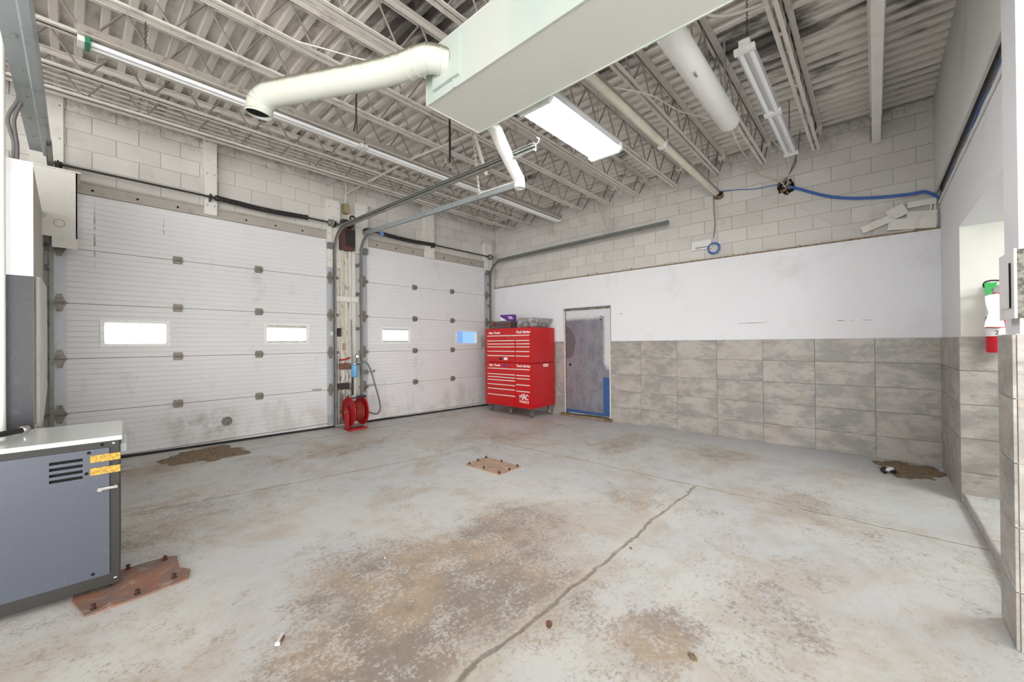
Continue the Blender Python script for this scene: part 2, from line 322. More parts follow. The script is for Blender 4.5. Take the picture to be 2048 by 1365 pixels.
# ---------------------------------------------------------------- geometry helpers
class MB:
    def __init__(s): s.v = []; s.f = []; s.sm = []
    def add(s, vs, fs, smooth=False):
        o = len(s.v); s.v += [tuple(p) for p in vs]; s.f += [tuple(i+o for i in f) for f in fs]; s.sm += [smooth]*len(fs); return s
    def box(s, x0, x1, y0, y1, z0, z1):
        return s.add([(x0, y0, z0), (x1, y0, z0), (x1, y1, z0), (x0, y1, z0), (x0, y0, z1), (x1, y0, z1), (x1, y1, z1), (x0, y1, z1)],
                     [(0, 3, 2, 1), (4, 5, 6, 7), (0, 1, 5, 4), (1, 2, 6, 5), (2, 3, 7, 6), (3, 0, 4, 7)])
    def cbox(s, c, sz): return s.box(c[0]-sz[0]/2, c[0]+sz[0]/2, c[1]-sz[1]/2, c[1]+sz[1]/2, c[2]-sz[2]/2, c[2]+sz[2]/2)
    def bbox(s, x0, x1, y0, y1, z0, z1, b):
        """box with chamfered edges"""
        bm = bmesh.new(); bmesh.ops.create_cube(bm, size=1)
        for v in bm.verts: v.co = Vector(((x0+x1)/2+v.co.x*(x1-x0), (y0+y1)/2+v.co.y*(y1-y0), (z0+z1)/2+v.co.z*(z1-z0)))
        bmesh.ops.bevel(bm, geom=bm.edges[:], offset=b, segments=2, affect='EDGES', profile=.6)
        bm.verts.index_update(); s.add([v.co[:] for v in bm.verts], [tuple(v.index for v in f.verts) for f in bm.faces]); bm.free(); return s
    def tube(s, pts, r, n=8, cap=True, smooth=True, rs=None):
        pts = [Vector(p) for p in pts]; rings = []; up = None
        for i, p in enumerate(pts):
            d = (pts[min(i+1, len(pts)-1)]-pts[max(i-1, 0)]).normalized()
            if up is None: up = d.orthogonal().normalized()
            up = (up-d*up.dot(d)); up = up.normalized() if up.length > 1e-6 else d.orthogonal().normalized()
            b = d.cross(up); rr = rs[i] if rs else r
            rings.append([p+(up*math.cos(2*PI*k/n)+b*math.sin(2*PI*k/n))*rr for k in range(n)])
        vs = [q for rg in rings for q in rg]
        fs = [(i*n+k, i*n+(k+1) % n, (i+1)*n+(k+1) % n, (i+1)*n+k) for i in range(len(pts)-1) for k in range(n)]
        s.add(vs, fs, smooth)
        if cap: s.add(rings[0], [tuple(range(n))[::-1]]); s.add(rings[-1], [tuple(range(n))])
        return s
    def sweep(s, prof, frames, smooth=False):
        """closed 2D profile placed at frames (origin, a, b)"""
        n = len(prof); vs = []
        for (o, a, b) in frames:
            for (p, q) in prof: vs.append(Vector(o)+Vector(a)*p+Vector(b)*q)
        fs = [(i*n+k, i*n+(k+1) % n, (i+1)*n+(k+1) % n, (i+1)*n+k) for i in range(len(frames)-1) for k in range(n)]
        fs += [tuple(range(n))[::-1], tuple((len(frames)-1)*n+k for k in range(n))]
        return s.add(vs, fs, smooth)
    def prism(s, poly, ax, a, b):
        """polygon in the other two axes extruded along ax from a to b"""
        i = 'xyz'.index(ax); vs = []
        for t_ in (a, b):
            for (p, q) in poly:
                c = [p, q]; c.insert(i, t_); vs.append(tuple(c))
        n = len(poly); return s.add(vs, [tuple(range(n))[::-1], tuple(range(n, 2*n))]+[(k, (k+1) % n, n+(k+1) % n, n+k) for k in range(n)])
    def lathe(s, c, axis, prof, n=24, smooth=True):
        """prof: list of (r, t) along axis vector from c"""
        ax = Vector(axis).normalized(); u = ax.orthogonal().normalized(); w_ = ax.cross(u); c = Vector(c); k = len(prof)
        vs = [c+ax*t_+(u*math.cos(2*PI*i/n)+w_*math.sin(2*PI*i/n))*max(r, 1e-4) for (r, t_) in prof for i in range(n)]
        fs = [(j*n+i, j*n+(i+1) % n, (j+1)*n+(i+1) % n, (j+1)*n+i) for j in range(k-1) for i in range(n)]
        return s.add(vs, fs, smooth)
    def build(s, name, mat, parent=None, loc=None):
        me = bpy.data.meshes.new(name); me.from_pydata(s.v, [], s.f)
        me.polygons.foreach_set('use_smooth', s.sm); me.materials.append(M[mat] if isinstance(mat, str) else mat); me.update()
        bm = bmesh.new(); bm.from_mesh(me); bmesh.ops.recalc_face_normals(bm, faces=bm.faces[:]); bm.to_mesh(me); bm.free()
        return put(name, me, parent, loc)
def put(name, me, parent=None, loc=None):
    o = bpy.data.objects.new(name, me); COL.objects.link(o)
    if parent is not None: o.parent = parent
    if loc is not None: o.location = loc
    return o
def tag(o, label=None, cat=None, group=None, kind=None):
    if label: o['label'] = label
    if cat: o['category'] = cat
    if group: o['group'] = group
    if kind: o['kind'] = kind
    return o
def thing(name, loc=(0, 0, 0), label=None, cat=None, group=None, kind=None, rot=None):
    o = bpy.data.objects.new(name, None); COL.objects.link(o); o.location = loc; o.empty_display_size = .1
    if rot: o.rotation_euler = rot
    return tag(o, label, cat, group, kind)
def copy_tree(o, loc):
    def rec(a, par):
        b = a.copy(); COL.objects.link(b)
        if par is not None: b.parent = par
        for ch in kids[a.name]: rec(ch, b)
        return b
    kids = {}
    def walk(a):
        kids[a.name] = list(a.children)
        for ch in a.children: walk(ch)
    walk(o); r = rec(o, None); r.location = loc; return r
def struct(name): return thing(name, kind='structure')
def text(body, size, ext=.002, shear=0, bold=0.0):
    cu = bpy.data.curves.new('lettering', 'FONT'); cu.body = body; cu.size = size; cu.extrude = ext; cu.shear = shear; cu.offset = bold; cu.resolution_u = 3
    cu.align_x = 'LEFT'; o = bpy.data.objects.new('tmp_text', cu); COL.objects.link(o)
    dg = bpy.context.evaluated_depsgraph_get(); me = bpy.data.meshes.new_from_object(o.evaluated_get(dg)); bpy.data.objects.remove(o); me.name = 'lettering'; return me
def letter(body, size, mat, origin, right, up, parent, width=None, name='lettering', **k):
    """lettering whose baseline starts at origin, running along right"""
    me = text(body, size, **k); me.materials.clear(); me.materials.append(M[mat])
    xs = [v.co.x for v in me.vertices]; x0, x1 = min(xs), max(xs); sc = (width/(x1-x0)) if width else 1
    r = Vector(right).normalized(); u = Vector(up).normalized(); nrm = r.cross(u)
    for v in me.vertices:
        c = v.co.copy(); v.co = Vector(origin)+r*((c.x-x0)*sc)+u*c.y+nrm*c.z
    return put(name, me, parent)
def zA(x): return .045-.0164*max(min(x, 0), -7.5)
def fz(x, y):
    t_ = min(max((y+3.0)/3.0, 0), 1.05); return zA(x)*t_**1.5
def catenary(a, b, sag, n=12):
    a, b = Vector(a), Vector(b); return [a.lerp(b, i/n)-Vector((0, 0, sag*4*(i/n)*(1-i/n))) for i in range(n+1)]
def smoothpath(P, sub=5):
    P = [Vector(p) for p in P]; out = []
    for i in range(len(P)-1):
        p0 = P[max(i-1, 0)]; p1 = P[i]; p2 = P[i+1]; p3 = P[min(i+2, len(P)-1)]
        for k in range(sub):
            t_ = k/sub; out.append(.5*((2*p1)+(-p0+p2)*t_+(2*p0-5*p1+4*p2-p3)*t_*t_+(-p0+3*p1-3*p2+p3)*t_**3))
    out.append(P[-1]); return out

# ================================================================ SETTING
XL, YB = -17.0, -17.0           # far ends of the room behind the photographer
# floor
fl = MB(); xs = [XL+i*(.06-XL)/44 for i in range(45)]; ys = [YB+i*(.25-YB)/70 for i in range(71)]
vs = [(x, y, fz(x, y)) for y in ys for x in xs]; n = len(xs)
fl.add(vs, [(j*n+i, j*n+i+1, (j+1)*n+i+1, (j+1)*n+i) for j in range(len(ys)-1) for i in range(n-1)], True)
floor = tag(fl.build('floor', 'floor'), kind='structure')

# ceiling: corrugated roof deck sheets over the joists
ceil = struct('ceiling')
def deck_sheet(x0, x1, y0, y1):
    b = MB(); P = .152; poly = []; x = x0
    while x < x1-1e-6:
        for (dx, z) in ((0, 4.335), (.048, 4.335), (.060, 4.378), (.140, 4.378)): poly.append((x+dx, z))
        x += P
    poly.append((x, 4.335)); k = len(poly)
    b.add([(p, y0, z) for p, z in poly]+[(p, y1, z) for p, z in poly], [(i, i+1, k+i+1, k+i) for i in range(k-1)]); return b
NX = 19; SW = .152*6
xe = .1
for i in range(NX):
    x0 = xe-SW*(i+1)
    for j, (y0, y1) in enumerate(((-2.6, .2), (-5.55, -2.585), (-8.3, -5.535), (-11.3, -8.285), (-14.2, -11.285), (-17.0, -14.185))):
        deck_sheet(x0, x0+SW+.0001, y0, y1).build('deck_sheet', 'deck', ceil, (0, 0, (.0 if (i+j) % 2 else .004)))
MB().box(XL, .3, YB, .35, 4.42, 4.55).build('roof_slab', 'mortar', ceil)

def block_wall(parent, ax, plane, th, a0, a1, z0, z1, holes=(), phase=0.0):
    """courses of painted blocks; ax: 'x' wall in plane y=plane running in x, 'y' wall in plane x=plane running in y"""
    L, H, g = .40, .2, .003; meshes = {}
    zc = z0; row = 0
    while zc < z1-.02:
        h = min(H, z1-zc); a = a0-(L/2 if row % 2 else 0)-phase
        while a < a1-.01:
            s, e = max(a, a0), min(a+L, a1)
            if e-s > .03 and not any(s+.05 < hx1 and e-.05 > hx0 and zc+.05 < hz1 and zc+h-.05 > hz0 for hx0, hx1, hz0, hz1 in holes):
                key = (round(e-s, 3), round(h, 3))
                if key not in meshes:
                    b = MB(); l, hh = key
                    if ax == 'x': b.bbox(g, l-g, 0, th, g*.8, hh-g*.8, .003)
                    else: b.bbox(0, th, g, l-g, g*.8, hh-g*.8, .003)
                    o = b.build('block', 'block', parent); meshes[key] = o.data
                else: o = put('block', meshes[key], parent)
                j = random.uniform(-.004, .003)
                o.location = (s, plane+j, zc) if ax == 'x' else (plane+j, s, zc)
            a += L
        zc += H; row += 1

# wall A (garage doors)
wa = struct('wall_left')
back = MB()
back.box(XL, .3, .1, .3, 3.27, 4.42)                                    # above the doors
back.box(XL, -6.86, .1, .3, -.05, 3.27); back.box(-3.95, -3.28, .1, .3, -.05, 3.27); back.box(-.32, .3, .1, .3, -.05, 3.27)
back.box(-7.6, .06, .069, .11, 3.345, 4.34); back.box(-.26, .06, .069, .11, 0, 3.34); back.build('mortar_bed', 'mortar', wa)
block_wall(wa, 'x', .06, .06, -7.6, .06, 3.34, 4.34)
block_wall(wa, 'x', .06, .06, -.26, .06, 0.0, 3.34, phase=.12)
block_wall(wa, 'x', .06, .06, -7.6, -6.9, 0.14, 3.34)
MB().box(XL, -7.6, .06, .12, 0, 4.34).build('wall_face', 'block', wa)
MB().box(-3.93, -3.29, .052, .12, 0, 3.34).build('pier_face', 'block', wa)
# wall B : furred and tiled lower part, raw blocks above
wbk = struct('wall_right')
MB().box(.12, .3, -7.4, .3, -.05, 4.42).box(.069, .13, -7.24, .06, 2.6, 4.34).build('mortar_bed', 'mortar', wbk)
block_wall(wbk, 'y', .06, .06, -7.24, .06, 2.6, 4.34)
pl = MB(); D0, D1, DT = -2.965, -1.99, 2.135
pl.box(0, .06, -7.24, D0-.035, 0, 2.77); pl.box(0, .06, D1+.035, .06, 0, 2.77); pl.box(0, .06, D0-.035, D1+.035, DT+.03, 2.77)
pl.build('drywall_lining', 'drywall', wbk)
led = MB(); led.box(-.004, .055, -7.24, .05, 2.765, 2.785)
led.build('rough_ledge', 'broken', wbk)
led = MB(); y = -7.2
while y < -.1:
    l_ = random.uniform(.05, .22); led.box(.0, .06, y, y+l_, 2.78, 2.785+random.uniform(.0, .035)); y += l_
o_ = led.build('plaster_crumbs', 'mortar', wbk); o_['kind'] = 'stuff'
tcache = {}
def tile(parent, ax, plane, outward, a, b, z0, z1, th=.012):
    key = (ax, outward, round(b-a, 3), round(z1-z0, 3))
    if key not in tcache:
        m_ = MB(); l, h = key[2], key[3]; g = .0018
        if ax == 'y': m_.bbox(min(0, outward*th), max(0, outward*th), g, l-g, g, h-g, .0015)
        else: m_.bbox(g, l-g, min(0, outward*th), max(0, outward*th), g, h-g, .0015)
        o = m_.build('tile', 'tile', parent); tcache[key] = o.data
    else: o = put('tile', tcache[key], parent)
    o.location = (plane, a, z0) if ax == 'y' else (a, plane, z0); return o
cols = [-7.228, -6.651, -6.046, -5.438, -4.823, -4.208, -3.586, D0-.03]
rows = [0.0, .278, .583, .888, 1.193, 1.498]
for c0, c1 in zip(cols, cols[1:]):
    for r0, r1 in zip(rows, rows[1:]): tile(wbk, 'y', -.001, -1, c0, c1, r0, r1)
cl = [D1+.04, -1.74, -1.13, -.52, .05]
for c0, c1 in zip(cl, cl[1:]):
    for r0, r1 in zip(rows, rows[1:]): tile(wbk, 'y', -.001, -1, c0, c1, r0, r1)
sc = MB()
for (u0, v0, u1, v1, h_) in ((1476, 647, 1534, 645, .008), (1674, 641, 1690, 641, .012), (1700, 641, 1708, 641, .005), (1724, 640, 1746, 640, .008), (1240, 627, 1243, 627, .02)):
    a_, c_ = at(u0, v0, 'x', -.0012), at(u1, v1, 'x', -.0012); sc.add([(-.0012, a_.y, a_.z), (-.0012, c_.y, c_.z), (-.0012, c_.y, c_.z-h_*.4), (-.0012, (a_.y+c_.y)/2, a_.z-h_), (-.0012, a_.y, a_.z-h_*.5)], [(0, 1, 2, 3, 4)])
sc.build('scuff_marks', 'crusty', wbk)
gr = MB(); gr.box(-.006, 0, -7.24, D0-.03, 0, 1.497); gr.box(-.006, 0, D1+.04, .05, 0, 1.497); gr.build('grout', 'grout', wbk)

# wall C : short return, opening, pillar, bulkhead above
wc = struct('wall_back')
YC = -7.23
b = MB(); b.box(-1.35, .12, YC-.2, YC, 0, 3.05); b.box(-3.6, -1.35, YC-.2, YC, 2.5, 3.05); b.build('drywall', 'drywall', wc)
b = MB(); b.box(-3.7, .12, -7.21, -7.19, 3.2, 4.42); b.build('bulkhead', 'drywall_grey', wc)
b = MB(); b.box(-3.7, .12, -7.30, -7.256, 3.04, 4.42); b.box(-3.76, -3.7, YC-.2, -7.19, 3.05, 4.42); b.build('slot_backing_light_stop', 'drywall_grey', wc)  # end box is added to stop light running along the slot
for r0, r1 in zip(rows, rows[1:]):
    for c0, c1 in ((-.61, -.012), (-1.36, -.61)): tile(wc, 'x', YC+.001, 1, c0, c1, r0, r1)
gr = MB(); gr.box(-1.355, 0, YC, YC+.006, 0, 1.497); gr.box(-1.358, -1.35, YC-1.6, YC, 0, 1.497); gr.build('grout', 'grout', wc)
b = MB(); b.box(-1.35, -1.15, -9.2, YC-.2, 0, 2.5); b.build('recess_side', 'ivory_wall', wc)
b = MB(); b.box(-1.352, -1.34, -9.2, YC-.0, 1.498, 2.5); b.build('recess_lining', 'ivory_wall', wc)
for r0, r1 in zip(rows, rows[1:]):
    for c0, c1 in ((-7.83, -7.218), (-8.44, -7.83), (-9.05, -8.44)): tile(wc, 'y', -1.359, -1, c0, c1, r0, r1)
b = MB(); b.box(-3.6, -1.15, -9.4, YC-.2, 2.5, 2.6); b.build('recess_ceiling', 'ivory_wall', wc)
b = MB(); b.box(-3.6, -1.15, -9.4, -9.2, 0, 2.6); b.box(-3.7, -3.55, -9.4, -7.6, 0, 2.6); b.build('recess_back', 'ivory_wall', wc)
b = MB(); b.box(-3.5, -1.35, -9.2, YC-.012, 0, .075); b.build('raised_slab', 'floor', wc)
b = MB(); b.bbox(-3.5, -1.35, YC-.012, YC, -.01, .085, .003); b.build('curb_tile', 'tile', wc)

pil = struct('trim_1')
b = MB(); b.box(-3.78, -3.49, -7.75, -7.145, 0, 1.5); b.box(-3.77, -3.49, -7.75, -7.16, 1.5, 4.33); b.build('pillar_core', 'drywall', pil)
for r0, r1 in zip(rows, rows[1:]):
    tile(pil, 'x', -7.145, 1, -3.79, -3.482, r0, r1)
    tile(pil, 'y', -3.78, -1, -7.745, -7.145, r0, r1)
b = MB(); b.box(XL-.3, XL, YB, .3, 0, 4.55); b.box(XL, .3, YB-.2, YB, 0, 4.55); b.build('wall_rear', 'drywall_grey').__setitem__('kind', 'structure')

# partition near the camera on the left
pt = struct('trim_2')
MB().box(-8.6, -6.965, -2.05, .05, 0, 2.84).build('partition_core', 'cream_wall', pt)
MB().box(-8.6, -6.962, -2.056, -2.05, 2.0, 2.842).build('white_face', 'drywall', pt)
MB().box(-8.6, -6.962, -2.058, -2.05, 0, 2.0).build('dark_face', 'dark_paint', pt)
b = MB(); b.prism([(-1.95, .9), (-1.9, .9), (-.6, .74), (-.1, .4), (-.1, 0.1), (-1.95, .1)], 'x', -6.964, -6.958); b.build('bare_patch', 'dirty_board', pt)

# ---------------------------------------------------------------- garage doors (door_1, door_2)
ZS = [None, .737, 1.346, 1.965, 2.58, 3.22]
def ribbed(b, x0, x1, z0, z1, y=0.0, first=True, last=True, zref=None):
    """sheet of a door section from z0 to z1 with pressed horizontal grooves, thickness behind"""
    zref = z0 if zref is None else zref
    pts = [(0.008, z0+.002)] if first else [(0.0, z0)]
    z = zref+.061
    if first: pts.append((0.0, z0+.004))
    while z < z1-.02:
        if z > z0+.012: pts += [(0.0, z-.006), (0.0035, z), (0.0, z+.006)]
        z += .061
    if last: pts += [(0.0, z1-.004), (.008, z1-.002)]
    else: pts += [(0.0, z1)]
    pts += [(.045, z1-(.004 if last else 0)), (.045, z0+(.004 if first else 0))]
    b.prism([(y+p, q) for p, q in pts], 'x', x0, x1)
def hinge_mesh():
    b = MB(); b.box(-.045, .045, -.006, 0, .004, .05); b.box(-.045, .045, -.006, 0, -.05, -.004)
    b.box(-.048, -.034, -.035, 0, -.03, .03); b.box(.034, .048, -.035, 0, -.03, .03)
    b.tube([(-.05, -.02, 0), (.05, -.02, 0)], .009, 8)
    for x in (-.018, .018):
        b.tube([(x, -.012, .035), (x, 0, .035)], .007, 6); b.tube([(x, -.012, -.035), (x, 0, -.035)], .007, 6)
    return b
def end_hinge_mesh(s):
    b = MB()
    b.prism([(-.045, .012), (-.02, .1), (.02, .1), (.045, .012)], 'y', -.007, 0); b.prism([(-.045, -.012), (.045, -.012), (.02, -.1), (-.02, -.1)], 'y', -.007, 0)
    b.box(-.05, -.04, -.05, 0, -.025, .025); b.box(.04, .05, -.05, 0, -.025, .025)
    b.tube([(-.06, -.04, 0), (.06, -.04, 0)], .008, 8)
    b.tube([(s*.06, -.05, 0), (s*.11, -.05, 0)], .007, 8); b.lathe((s*.1, -.05, 0), (1, 0, 0), [(.0, -.012), (.022, -.012), (.022, .012), (0, .012)], 14)
    return b
HM = {}
def garage_door(nm, xl, xr, stile, wins, hx, ehx, holes=True):
    root = struct(nm); mid = (xl+xr)/2
    def zb(x): return zA(x)+.022
    for k in (1, 2, 3, 4): MB().box(xl, xr, .009, .044, ZS[k]-.006, ZS[k]+.006).build('seam_seal', 'crusty', root)
    for k in range(5):
        b = MB(); z1 = ZS[k+1]
        if k == 0:
            # bottom section follows the sloping sill
            z0 = min(zA(xl), zA(xr))+.04; ribbed(b, xl, xr, max(zA(xl), zA(xr))+.03, z1, zref=.127)
            b.add([(xl, .0, zb(xl)), (xr, .0, zb(xr)), (xr, 0, max(zb(xl), zb(xr))), (xl, 0, max(zb(xl), zb(xr))), (xl, .045, zb(xl)), (xr, .045, zb(xr)), (xr, .045, .25), (xl, .045, .25)], [(0, 1, 2, 3), (4, 5, 6, 7), (0, 1, 5, 4)])
        elif k == 2:
            z0 = ZS[k]; cur = xl
            for (a, c, p, q) in wins:
                ribbed(b, cur, a+.035, z0, z1, zref=z0); ribbed(b, a+.035, c-.035, z0, p+.035, last=False, zref=z0); ribbed(b, a+.035, c-.035, q-.035, z1, first=False, zref=z0); cur = c-.035
            ribbed(b, cur, xr, z0, z1, zref=z0)
        else: ribbed(b, xl, xr, ZS[k], z1, zref=ZS[k])
        b.build('door_section', 'door', root)
        st = MB(); zz0 = ZS[k] if k else max(zb(xl), zb(xr))
        st.bbox(xl-.012, xl+stile, -.006, .0, zz0+.004, z1-.004, .002); st.bbox(xr-stile, xr+.012, -.006, .0, zz0+.004, z1-.004, .002)
        st.build('end_stile', 'stile', root)
    for (a, c, p, q) in wins:
        f = MB(); t_ = .036
        for (x0, x1, z0, z1) in ((a, c, p, p+t_), (a, c, q-t_, q), (a, a+t_, p+t_, q-t_), (c-t_, c, p+t_, q-t_)): f.bbox(x0, x1, -.009, .004, z0, z1, .003)
        for sx in (a+t_, c-t_):
            for sz in (p+t_, q-t_):
                dx = .022 if sx < (a+c)/2 else -.022; dz = .022 if sz < (p+q)/2 else -.022
                f.prism([(sx, sz), (sx+dx, sz), (sx+dx*.3, sz+dz*.3), (sx, sz+dz)], 'y', -.008, .003)
        wf = f.build('window_frame', 'white_metal', root)
        s = MB()
        for i in range(4):
            for z_ in (p+.016, q-.016): s.tube([(a+.05+(c-a-.1)*i/3, -.012, z_), (a+.05+(c-a-.1)*i/3, -.008, z_)], .005, 6)
        for i in range(3):
            for x_ in (a+.016, c-.016): s.tube([(x_, -.012, p+.07+(q-p-.14)*i/2), (x_, -.008, p+.07+(q-p-.14)*i/2)], .005, 6)
        s.build('screws', 'galv', wf)
        MB().box(a+.03, c-.03, .015, .019, p+.03, q-.03).build('window_pane', 'glass', root)
    if 'h' not in HM: HM['h'] = hinge_mesh().build('hinge', 'hinge', root, (hx[0], -.002, ZS[1])).data; first = True
    else: first = False
    for i, x in enumerate(hx):
        for k in (1, 2, 3, 4):
            if first and i == 0 and k == 1: continue
            put('hinge', HM['h'], root, (x, -.002, ZS[k]))
    for s, x in ((-1, ehx[0]), (1, ehx[1])):
        if s not in HM: HM[s] = end_hinge_mesh(s).build('roller_hinge', 'hinge', root, (x, -.008, ZS[1])).data; st_ = 2
        else: st_ = 1
        for k in range(st_, 5): put('roller_hinge', HM[s], root, (x, -.008, ZS[k]))
        tb = MB(); tb.box(-.05, .05, -.05, 0, -.05, .05); tb.box(-.055, .055, -.056, -.05, -.02, .055); tb.tube([(s*.03, -.04, .02), (s*.1, -.04, .02)], .007)
        tb.build('top_bracket', 'galv_dark', root, (x, -.01, 3.10))
        bb = MB(); bb.prism([(-.05, 0), (.05, 0), (.05, .1), (0, .17), (-.05, .17)], 'y', -.01, 0); bb.tube([(0, -.03, .06), (s*.09, -.03, .06)], .007); bb.tube([(0, -.03, .13), (0, -.0, .13)], .012)
        bb.build('bottom_bracket', 'galv', root, (x, -.008, zA(x)+.05))
    # rubber sill seal
    sl = MB(); sl.add([(xl-.02, -.012, zA(xl)-.01), (xr+.02, -.012, zA(xr)-.01), (xr+.02, -.012, zb(xr)+.008), (xl-.02, -.012, zb(xl)+.008), (xl-.02, .04, zA(xl)-.01), (xr+.02, .04, zA(xr)-.01), (xr+.02, .04, zb(xr)+.008), (xl-.02, .04, zb(xl)+.008)],
        [(0, 1, 2, 3), (4, 7, 6, 5), (3, 2, 6, 7), (0, 4, 5, 1)]); sl.build('bottom_seal', 'rubber', root)
    return root
dr1 = garage_door('door_1', -6.90, -3.86, .095, [(-6.545, -5.917, 1.47, 1.80), (-4.865, -4.223, 1.482, 1.81)], (-5.845, -4.93), (-6.855, -3.90))
dr2 = garage_door('door_2', -3.345, -.29, .085, [(-2.992, -2.345, 1.478, 1.80), (-1.236, -.595, 1.448, 1.775)], (-2.265, -1.33), (-3.31, -.31))
b = MB(); b.lathe((-5.322, -.012, .431), (0, 1, 0), [(.035, .01), (.04, 0), (.06, 0), (.062, .01), (.062, .014)], 24); b.build('vent_ring', 'galv_dark', dr1)
MB().lathe((-5.322, -.004, .431), (0, 1, 0), [(.001, 0), (.04, 0), (.04, .004)], 20).build('vent_core', 'crusty', dr1)
for rt, x in ((dr1, -4.12), (dr2, -3.17)):
    b = MB(); b.bbox(x-.07, x+.07, -.028, -.016, -.012+.76, .012+.76, .003); b.box(x-.06, x-.05, -.02, 0, .75, .77); b.box(x+.05, x+.06, -.02, 0, .75, .77); b.build('slide_bolt', 'galv', rt)
b = MB(); b.box(-3.35, -3.25, -.03, -.005, .95, 1.03); b.tube([(-3.3, -.02, .99), (-3.12, -.02, .99)], .008); b.tube([(-3.14, -.02, .99), (-3.14, -.05, 1.02)], .012); b.build('lock_handle', 'galv_dark', dr2)
b = MB(); b.box(-3.9, -3.83, -.012, -.008, 1.63, 1.69); b.build('sticker', 'paper', dr1)
# steel lintels above the two doors
for i, (x0, x1) in enumerate(((-7.0, -3.78), (-3.45, -.2))):
    b = MB(); b.box(x0, x1, -.0, .1, 3.21, 3.335); b.box(x0, x1, -.018, .06, 3.335, 3.36); 
    o = b.build('trim_%d' % (3+i), 'lintel'); tag(o, kind='structure')
    h = MB()
    for j in range(7): h.tube([(x0+.4+j*.38, -.004, 3.27), (x0+.4+j*.38, .004, 3.27)], .013, 10)
    h.build('bolt_hole', 'hole', o)

# ---------------------------------------------------------------- personnel door in wall B
d3 = struct('door_3')
b = MB(); b.bbox(.006, .045, D0+.0, D1-.0, .075, DT-.02, .003); b.build('door_leaf', 'bare_door', d3)
b = MB(); b.box(-.012, .06, D0-.035, D0-.004, .02, DT+.03); b.box(-.012, .06, D1+.004, D1+.04, .02, DT+.03); b.box(-.018, .06, D0-.035, D1+.05, DT-.018, DT+.018); b.build('door_frame', 'crusty', d3)
b = MB(); b.box(-.016, .05, D0-.03, D0-.006, .05, DT); b.box(-.016, .05, D1+.006, D1+.03, .05, DT); b.build('frame_paint', 'white_paint', d3)
MB().lathe((.004, -2.085, 1.03), (1, 0, 0), [(.001, 0), (.026, 0), (.026, .004)], 14).build('lock_hole', 'hole', d3)
b = MB()
for (yy, zz) in ((-2.79, 1.97), (-2.8, 1.91), (-2.83, 1.95), (-2.78, 1.93)): b.cbox((.003, yy, zz), (.004, .035, .016))
b.build('paint_chips', 'letter_black', d3)
b = MB()
for i in range(9):
    y0 = D0-.06+i*.122; b.bbox(-.09-random.random()*.05, .06, y0, y0+.13, -.02, .06+random.uniform(-.015, .006), .012)
tag(b.build('trim_5', 'broken'), kind='structure')

# ================================================================ ROOF STEEL
def joist_proto():
    """open-web joist along x, bottom chord at z=3.95, in joist-local coordinates (y=0)"""
    x0, x1 = -9.4, 0.04
    root = thing('roof_joist')
    b = MB()
    for s in (-1, 1):
        ya, yb = sorted((s*.010, s*.048)); b.box(x0, x1, ya, yb, 4.322, 4.334); ya, yb = sorted((s*.010, s*.015)); b.box(x0, x1, ya, yb, 4.28, 4.33)
    b.box(-.12, x1, -.05, .05, 4.26, 4.322); b.build('top_chord', 'joist', root)
    b = MB()
    for s in (-1, 1):
        ya, yb = sorted((s*.008, s*.042)); b.box(x0, -.27, ya, yb, 3.95, 3.958); ya, yb = sorted((s*.008, s*.013)); b.box(x0, -.27, ya, yb, 3.95, 3.985)
    x = -9.1
    while x < -.4: b.box(x, x+.04, -.03, .03, 3.958, 3.964); x += .88
    b.build('bottom_chord', 'joist', root)
    P = .44; d = None; k = 0
    x = -.52
    while x > x0+.3:
        for sg in (-1, 1):
            if d is None: d = MB().tube([(0, 0, 3.955), (P/2, 0, 4.3)], .009, 6).build('web_rod', 'web', root, (x, 0, 0)).data
            else:
                o = put('web_rod', d, root, (x, 0, 0))
                if sg < 0: o.scale = (-1, 1, 1)
        x -= P
    MB().tube([(-.3, 0, 3.96), (-.02, 0, 4.29)], .011, 6).build('end_web', 'web', root)
    return root
JY = [-.815, -1.31, -1.98, -2.6, -3.14, -3.70, -4.32, -4.95, -5.53, -6.11, -7.9, -8.6]
JL = ['nearest the garage doors', 'second from the garage doors', 'third from the garage doors, above the long lamp row', 'fourth from the garage doors, just past the lamp row',
      'fifth from the garage doors, crossing above the round duct', 'sixth from the garage doors, beside the glowing lamp', 'seventh from the garage doors, just right of the glowing lamp',
      'eighth from the garage doors, beside the cream tube lamp', 'ninth from the garage doors, along the white cylinder', 'tenth from the doors, beside the twin-tube lamp',
      'behind the photographer near bulkhead', 'last one at the rear']
jp = joist_proto()
for i, y in enumerate(JY[:10]):
    o = jp if i == 0 else copy_tree(jp, (0, y, 0)); o.location = (0, y, 0)
    tag(o, 'off-white open-web steel roof joist, '+JL[i], 'joist', 'roof joists')
b = MB(); b.bbox(-9.4, .03, -6.73, -6.65, 3.95, 4.03, .004); b.box(-9.4, .03, -6.695, -6.685, 4.03, 4.3); b.box(-9.4, .05, -6.75, -6.63, 4.3, 4.33)
tag(b.build('roof_beam', 'beam'), 'solid cream steel roof beam, rightmost, running to the block wall', 'beam')
